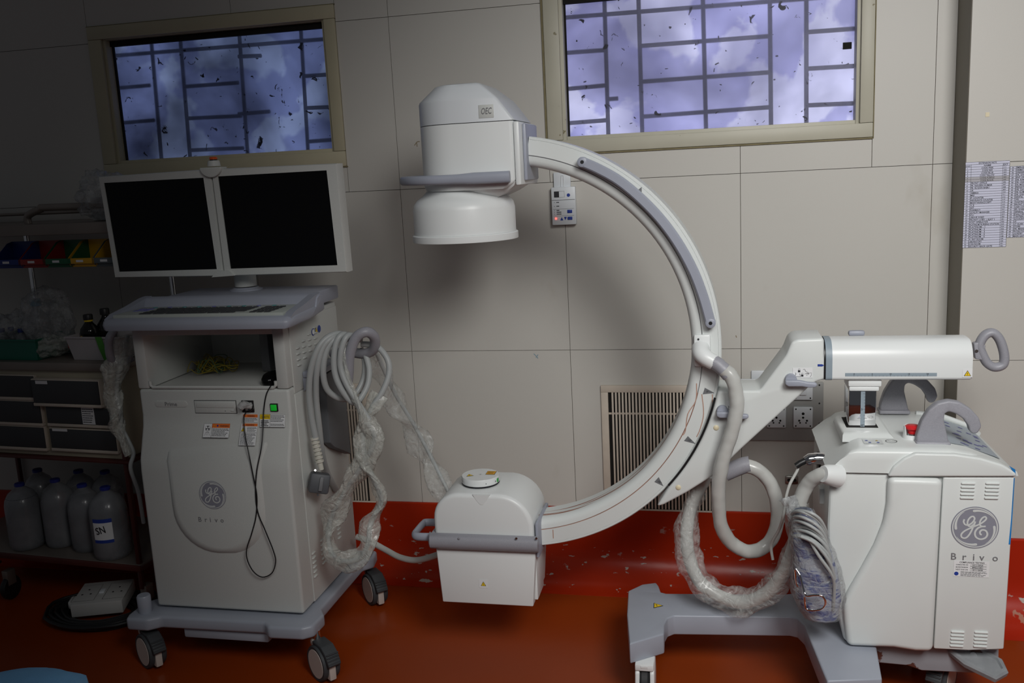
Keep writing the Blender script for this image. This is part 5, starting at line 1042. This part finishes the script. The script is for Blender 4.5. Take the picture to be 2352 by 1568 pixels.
# storage bins
bc = {'blue': (.015, .035, .20), 'red': (.30, .012, .010), 'green': (.01, .11, .045), 'yellow': (.62, .33, .01), 'grey': (.10, .12, .13)}
for (nm, c_), px, lab in zip(bc.items(), ((-14, 46), (44, 104), (100, 162), (156, 216), (213, 270)),
        ('dark blue open storage bin, leftmost in the row hung on the trolley', 'dark red open storage bin hung between blue and green ones', 'dark green open storage bin hung between red and yellow ones', 'bright yellow open storage bin hung on the trolley', 'slate grey storage bin partly behind the left monitor')):
    a = lx(px[0], 612, .06); b_ = lx(px[1], 566, .06); x0, x1, z0_, z1_ = a[0]+.002, b_[0]-.004, lx(100, 615, .06)[2], lx(100, 564, .06)[2]
    mt = mat(nm+'_bin_plastic', c_, .35); m = M(mt, 'inkg'); bt = thing('storage_bin', TM @ V(((x0+x1)/2, .06, z0_)), lab, 'storage bin', 'coloured storage bins on the trolley')
    y0, y1, tk = .06, .155, .003; P_ = lambda y, z: (y, z)
    m.b2((x0+.004, y0+.01, z0_), (x1-.004, y1, z0_+tk), .001, 0, TM)
    for x in (x0, x1-tk): m.prism([(y0+.012, z0_), (y1, z0_), (y1, z1_+.012), (y0+.07, z1_+.006), (y0, z0_+.030), (y0+.004, z0_+.018)], 'x', x, x+tk, 0, 0, TM)
    m.b2((x0, y1-tk, z0_), (x1, y1, z1_+.012), 0, 0, TM); m.b2((x0-.001, y0-.004, z0_+.012), (x1+.001, y0+.001, z0_+.032), .002, 0, TM); m.b2((x0+.004, y0+.010, z0_), (x1-.004, y0+.014, z0_+.016), .001, 0, TM)
    m.obj('bin_shell', bt); m = M('paper'); xm_ = (x0+x1)/2; m.b2((xm_-.018, y0-.0052, z0_+.018), (xm_+.012, y0-.0042, z0_+.026), 0, 0, TM); m.obj('bin_label', bt)
m = M('steeld'); a = lx(0, 590, .25); m.b2((xl, .159, a[2]-.03), (xr2+.1, .163, a[2]+.03), .001, 0, TM); m.obj('bin_rail', tr_)
# big water jugs on the lower shelf
def jug(px, py, w_, h_, dep_y, lab, lvl, lbl=None, wat=True):
    b_ = fl(px, py, zs1+.008); b_ = V((b_.x, dep_y if dep_y else b_.y, zs1+.008)); 
    if dep_y: b_.x = at(px, py, dep_y).x
    t = thing('water_jug', b_, lab, 'jug', 'clear plastic jugs on the lower trolley shelf'); r = w_/2; s_ = h_
    pr = [(r*.86, 0), (r*.96, .008), (r, .02), (r, s_*.55), (r*.99, s_*.68), (r*.92, s_*.76), (r*.72, s_*.85), (r*.40, s_*.915), (.016, s_*.94), (.0155, s_*.965)]
    m = M('jug'); m.lathe(pr, b_, 'z', 36); m.obj('jug_body', t)
    if wat: m = M('water'); z_ = s_*lvl; m.lathe([(r*.82, .004), (r*.93, .016), (r*.965, .03), (r*.965, min(z_, s_*.6)), (r*.93 if z_ < s_*.7 else r*.84, z_)], b_, 'z', 32); m.obj('contents', t)
    m = M(mat('jug_cap_blue', (.02, .03, .22), .4)); m.lathe([(.0185, s_*.955), (.0185, s_*.99), (.016, s_)], b_, 'z', 24); m.obj('cap', t)
    if lbl:
        m = M('paper', 'blue', 'ink'); vs = []; K = 9; 
        for (za, zb2, mi, rr) in ((.30, .58, 0, 1.006), (.56, .615, 1, 1.009), (.27, .315, 1, 1.009)):
            P_ = []
            for i in range(K): t_ = R(-108+62*i/(K-1)); P_ += [V((b_.x+r*rr*math.cos(t_), b_.y+r*rr*math.sin(t_), b_.z+s_*za)), V((b_.x+r*rr*math.cos(t_), b_.y+r*rr*math.sin(t_), b_.z+s_*zb2))]
            m.add(P_, [(2*i, 2*i+2, 2*i+3, 2*i+1) for i in range(K-1)], mi)
        t_ = R(-77); N_ = V((math.cos(t_), math.sin(t_), 0)); U_ = V((-math.sin(t_), math.cos(t_), 0)); m.fr(b_+N_*(r*1.02)+V((0, 0, s_*.40)), U_, (0, 0, 1)); m.text('SN', -.02, 0, .026, .034, 1, 2, rot=R(12)); m.obj('jug_label', t, fix=False)
jug(66, 1252, .128, .255, None, 'clear plastic water jug at the left end of the front row', .80)
jug(147, 1246, .124, .262, None, 'clear plastic jug, second from left, only half full', .50)
jug(208, 1256, .122, .255, None, 'dim clear plastic jug between the half full and labelled jugs', .78)
jug(262, 1273, .134, .268, None, 'clear plastic jug with white and blue SN label in front', .74, True)
for px, lab in ((105, 'clear plastic jug in back row behind the two left front jugs'), (198, 'clear plastic jug in back row behind the dim front jug'), (258, 'clear plastic jug in back row behind the labelled jug')):
    jug(px, 1210, .12, .262, 3.03, lab, .7)
# things on the counter
zc_ = zc1+.001
def basket(x0, x1, y0, y1, h_, mt, nm, lab, cat_, flare=.012, strap=False):
    t = thing(nm, TM @ V(((x0+x1)/2, (y0+y1)/2, zc_)), lab, cat_); m = M(mt); g = flare
    def L(e, z): return [TM @ V(p) for p in ((x0+g-e, y0+g-e, z), (x1-g+e, y0+g-e, z), (x1-g+e, y1-g+e, z), (x0+g-e, y1-g+e, z))]
    m.loft([L(0, zc_), L(g, zc_+h_-.006), L(g+.004, zc_+h_-.006), L(g+.004, zc_+h_), L(g-.001, zc_+h_), L(-.002, zc_+.003)]); m.obj('basket_shell', t)
    if strap: m = M(mat('green_strap', (.06, .26, .03), .4)); a, b_ = x0+(x1-x0)*.62, x0+(x1-x0)*.74; m.loft([[TM @ V((u, y, z)) for u, y, z in ((a+d_, y0+.0-e, z_), (b_+d_, y0-e, z_), (b_+d_, y0-e+.0015, z_), (a+d_, y0-e+.0015, z_))] for z_, e, d_ in ((zc_+.001, -.008, .012), (zc_+h_*.5, .002, .006), (zc_+h_+.001, .008, 0))]); m.obj('green_strap', t)
    return t
q0, q1 = lx(-60, 815, .02), lx(80, 780, .02); basket(q0[0], q1[0], .02, .20, q1[2]-zc_, mat('teal_plastic', (.005, .13, .085), .35), 'teal_tray', 'teal green plastic tray holding bagged bottles on trolley counter', 'tray', .004)
q0, q1 = lx(150, 812, .02), lx(262, 775, .02); basket(q0[0], q1[0], .03, .20, q1[2]-zc_, mat('dull_white_plastic', (.42, .40, .41), .45), 'white_basket', 'white plastic basket with green strap beside the workstation tray', 'basket', .014, True)
def bottle(px, py, dep, r, h_, nm, lab, mtb, mtc, neck=.35, grp=None, base=None, extra=None, capr=.5):
    q = lx(px, py, dep); b_ = TM @ V((q[0], dep, base if base else zc_)); t = thing(nm, b_, lab, 'bottle', grp)
    m = M(mtb); m.lathe([(r*.9, 0), (r, .006), (r, h_*.58), (r*.93, h_*.66), (r*neck*1.2, h_*.80), (r*neck, h_*.84), (r*neck, h_*.88)], b_, 'z', 28); m.obj('bottle_body', t)
    m = M(mtc); m.lathe([(r*capr, h_*.87), (r*capr, h_*.98), (r*capr*.9, h_)], b_, 'z', 20); m.obj('cap', t)
    if extra == 'y':
        m = M('yellow'); m.lathe([(r*.45, h_*.83), (r*.45, h_*.875)], b_, 'z', 20); m.obj('neck_ring', t)
        m = M('paper', 'yellow'); K = 8
        for za, zb2, mi in ((.1, .48, 0), (.44, .50, 1)):
            P_ = []
            for i in range(K): a = R(-160+55*i/(K-1)); P_ += [V((b_.x+r*1.01*math.cos(a), b_.y+r*1.01*math.sin(a), b_.z+h_*za)), V((b_.x+r*1.01*math.cos(a), b_.y+r*1.01*math.sin(a), b_.z+h_*zb2))]
            m.add(P_, [(2*i, 2*i+2, 2*i+3, 2*i+1) for i in range(K-1)], mi)
        m.obj('bottle_label', t)
    return t
amb = mat('dark_amber_glass', (.006, .005, .004), .08)
bottle(209, 780, .11, .033, .150, 'amber_bottle', 'dark bottle with yellow neck ring standing in the white basket', amb, 'black', .36, base=zc_+.005, extra='y')
bottle(248, 775, .15, .033, .165, 'amber_bottle', 'dark bottle with black cap just behind the yellow ringed bottle', amb, 'black', .36, base=zc_+.005)
q = lx(178, 772, .08); m = M(mat('red_carton', (.40, .02, .02), .4), 'paper'); T = TM @ Matrix.Translation((q[0], .09, zc_+.052)) @ Matrix.Rotation(R(-6), 4, 'Y'); m.box((0, 0, 0), (.07, .05, .022), .001, 0, T); m.box((.004, -.0255, -.003), (.05, .001, .012), 0, 1, T)
tag(m.obj('red_carton'), 'small red and white carton lying in the white basket', 'box')
milk = 'jug'
bottle(155, 745, .17, .022, .125, 'clear_bottle', 'small clear bottle with white label behind the white basket', milk, 'jug', .3)
bottle(82, 700, .17, .040, .205, 'bagged_bottle', 'tall clear bottle with blue cap standing in a clear bag', milk, mat('cyan_cap', (.02, .16, .26), .4), .35)
bottle(118, 700, .24, .040, .19, 'bagged_bottle', 'tall clear bottle behind and right of the cyan capped bottle', milk, 'jug', .35)
for px, lab in ((4, 'small clear blue-capped bottle at the left edge of teal tray'), (26, 'small clear blue-capped bottle at the middle of teal tray'), (48, 'small clear blue-capped bottle at the right of teal tray')):
    bottle(px, 760, .07+.03*(px == 26), .022, .105, 'tray_bottle', lab, milk, mat('deep_blue_cap', (.01, .03, .2), .4), .4, 'small bottles in the teal tray', base=zc_+.004)
def crumple(px, py, dep, sx, sy, sz, mt, nm, lab, seed, amp=.45, cat_='bag', base=None):
    q = lx(px, py, dep); c = TM @ V((q[0], dep, (base if base is not None else zc_)+sz*.5)); bm = bmesh.new(); bmesh.ops.create_icosphere(bm, subdivisions=4, radius=1)
    for v in bm.verts:
        d = v.co.normalized(); r = 1+amp*(noise.noise(d*2.2+V((seed, 0, 0)))+.5*noise.noise(d*6+V((0, seed, 0)))); v.co = V((c.x+d.x*sx/2*r, c.y+d.y*sy/2*r, max(c.z-sz*.5+.0005, c.z+d.z*sz/2*r)))
    m = M(mt); m.bmadd(bm); return tag(m.obj(nm, sharp=180), lab, cat_)
crumple(100, 700, .13, .20, .17, .245, 'bag', 'clear_bag', 'large clear crumpled bag around the tall bottles on trolley counter', 3, .35)
crumple(30, 750, .10, .17, .12, .13, 'bag', 'clear_bag', 'crumpled clear bag over small bottles in the teal tray', 8, .5, base=zc_+.03)
crumple(118, 795, .09, .125, .12, .085, 'film2', 'cloudy_bag', 'cloudy plastic bag slumped between teal tray and white basket', 12, .35)
crumple(232, 420, .15, .17, .14, .17, 'bag', 'clear_bag', 'crumpled clear bag on top shelf behind the left monitor', 21, .45, base=zt1+.002)
q = lx(218, 470, .12); m = M(mat('white_pack', (.34, .34, .34), .6)); m.b2((q[0]-.03, .13, zt1+.001), (q[0]+.03, .19, zt1+.085), .006, 0, TM); tag(m.obj('white_pack'), 'dull white packet inside the clear bag on the top shelf', 'packet')
# wrapped cable at the trolley's right front corner
lc_ = thing('twisted_bag_cable', at(265, 950, 2.64), 'twisted polythene wrapped cable hanging down between trolley and workstation', 'cable')
pa = pl([(282, 772, 2.66), (275, 820, 2.65), (262, 860, 2.64), (258, 900, 2.64), (266, 945, 2.64), (270, 985, 2.64), (284, 1015, 2.64), (296, 1045, 2.64)])
m = M('film2'); m.sleeve(pa, lambda t: .044-.026*t, .6, seed=14, amp=.3, twist=1, n=36, sm=14); m.obj('polythene_sleeve', lc_, sharp=180)
m = M('cable'); m.tube([p+V((.004, .02, 0)) for p in pa]+pl([(300, 1075, 2.65), (318, 1130, 2.68), (330, 1200, 2.72)]), .007, 10, 0, 5); m.obj('inner_cable', lc_)
# extension box with its cord on the floor
eb = thing('extension_box', (-2.25, 2.74, 0), 'white extension socket box lying on coiled black cord under trolley', 'extension box')
A = [fl(152, 1405, .055), fl(272, 1393, .055), fl(312, 1352, .055), fl(196, 1362, .055)]; Bt = [p+V((0, 0, .055)) for p in [fl(152, 1405, .055), fl(272, 1393, .055), fl(312, 1352, .055), fl(196, 1362, .055)]]
a, b_, d_ = A[0], A[1], A[3]; ux = (b_-a); uy = (d_-a)
m = M(mat('dusty_white', (.47, .465, .45), .5), 'dark', 'white2'); cen = a+ux*.5+uy*.62; T = Matrix.Translation(cen) @ Matrix.Rotation(math.atan2(ux.y, ux.x), 4, 'Z') @ Matrix.Rotation(R(3), 4, 'X')
bw = ux.length; m.box((0, 0, .0), (bw, .17, .05), .004, 0, T); m.box((-bw/2-.008, -.03, .008), (.02, .05, .03), .006, 0, T)
m.fr(T @ V((0, 0, .0252)), (T.to_3x3() @ V((1, 0, 0))), (T.to_3x3() @ V((0, 1, 0))))
for u in (-.055, .055):
    m.stroke([(u-.04, -.06), (u+.04, -.06), (u+.04, .06), (u-.04, .06), (u-.04, -.06)], .0012, 1, 1, 0)
    for du_, dv in ((0, .025), (-.015, -.01), (.015, -.01)): m.disc(u+du_, dv, .004, 1, 1, 12)
m.box((0, .0, .028), (.018, .03, .006), .002, 2, T); m.obj('socket_box', eb)
m = M('black')
for k in range(12):
    r_ = .085+.013*(k % 4)+.003*k; z = .009+.010*(k//4); m.tube([(cen.x+.01+r_*1.35*math.cos(R(t+k*20))+.006*math.sin(t*.1+k), cen.y-.03+r_*.95*math.sin(R(t+k*20)), z+.002*math.sin(R(t*2+k*50))) for t in range(0, 360, 15)], .0072, 8, 0, 0, closed=True)
m.obj('cord_coil', eb)
# blue draped stand in the near corner
bd = thing('draped_stand', (-1.72, 1.72, 0), 'light blue drape over low stand cut by the bottom left corner', 'drape')
zd = .40; pk = fl(100, 1528, zd); c0 = V((pk.x+.005, pk.y-.215, 0)); m = M('sheet'); loops = []
for r_, z in ((.02, zd+.012), (.12, zd+.010), (.17, zd+.006), (.215, zd-.006), (.245, zd-.03), (.255, zd-.10), (.275, .05)):
    loops.append([V((c0.x+r_*.78*math.copysign(abs(math.cos(R(t)))**.8, math.cos(R(t)))*(1+.02*math.sin(t*.12)), c0.y+r_*math.copysign(abs(math.sin(R(t)))**.8, math.sin(R(t)))*(1+(.04*math.sin(t*.21) if r_ > .23 else 0)), z+(.006*noise.noise(V((r_*9, t*.03, 0))) if z > .3 else 0))) for t in range(0, 360, 6)])
m.loft(loops); m.obj('blue_drape', bd)
m = M('steel'); m.lathe([(.11, .001), (.11, .01), (.02, .02), (.02, zd-.02)], (c0.x, c0.y, 0), 'z', 24); m.obj('stand_post', bd)
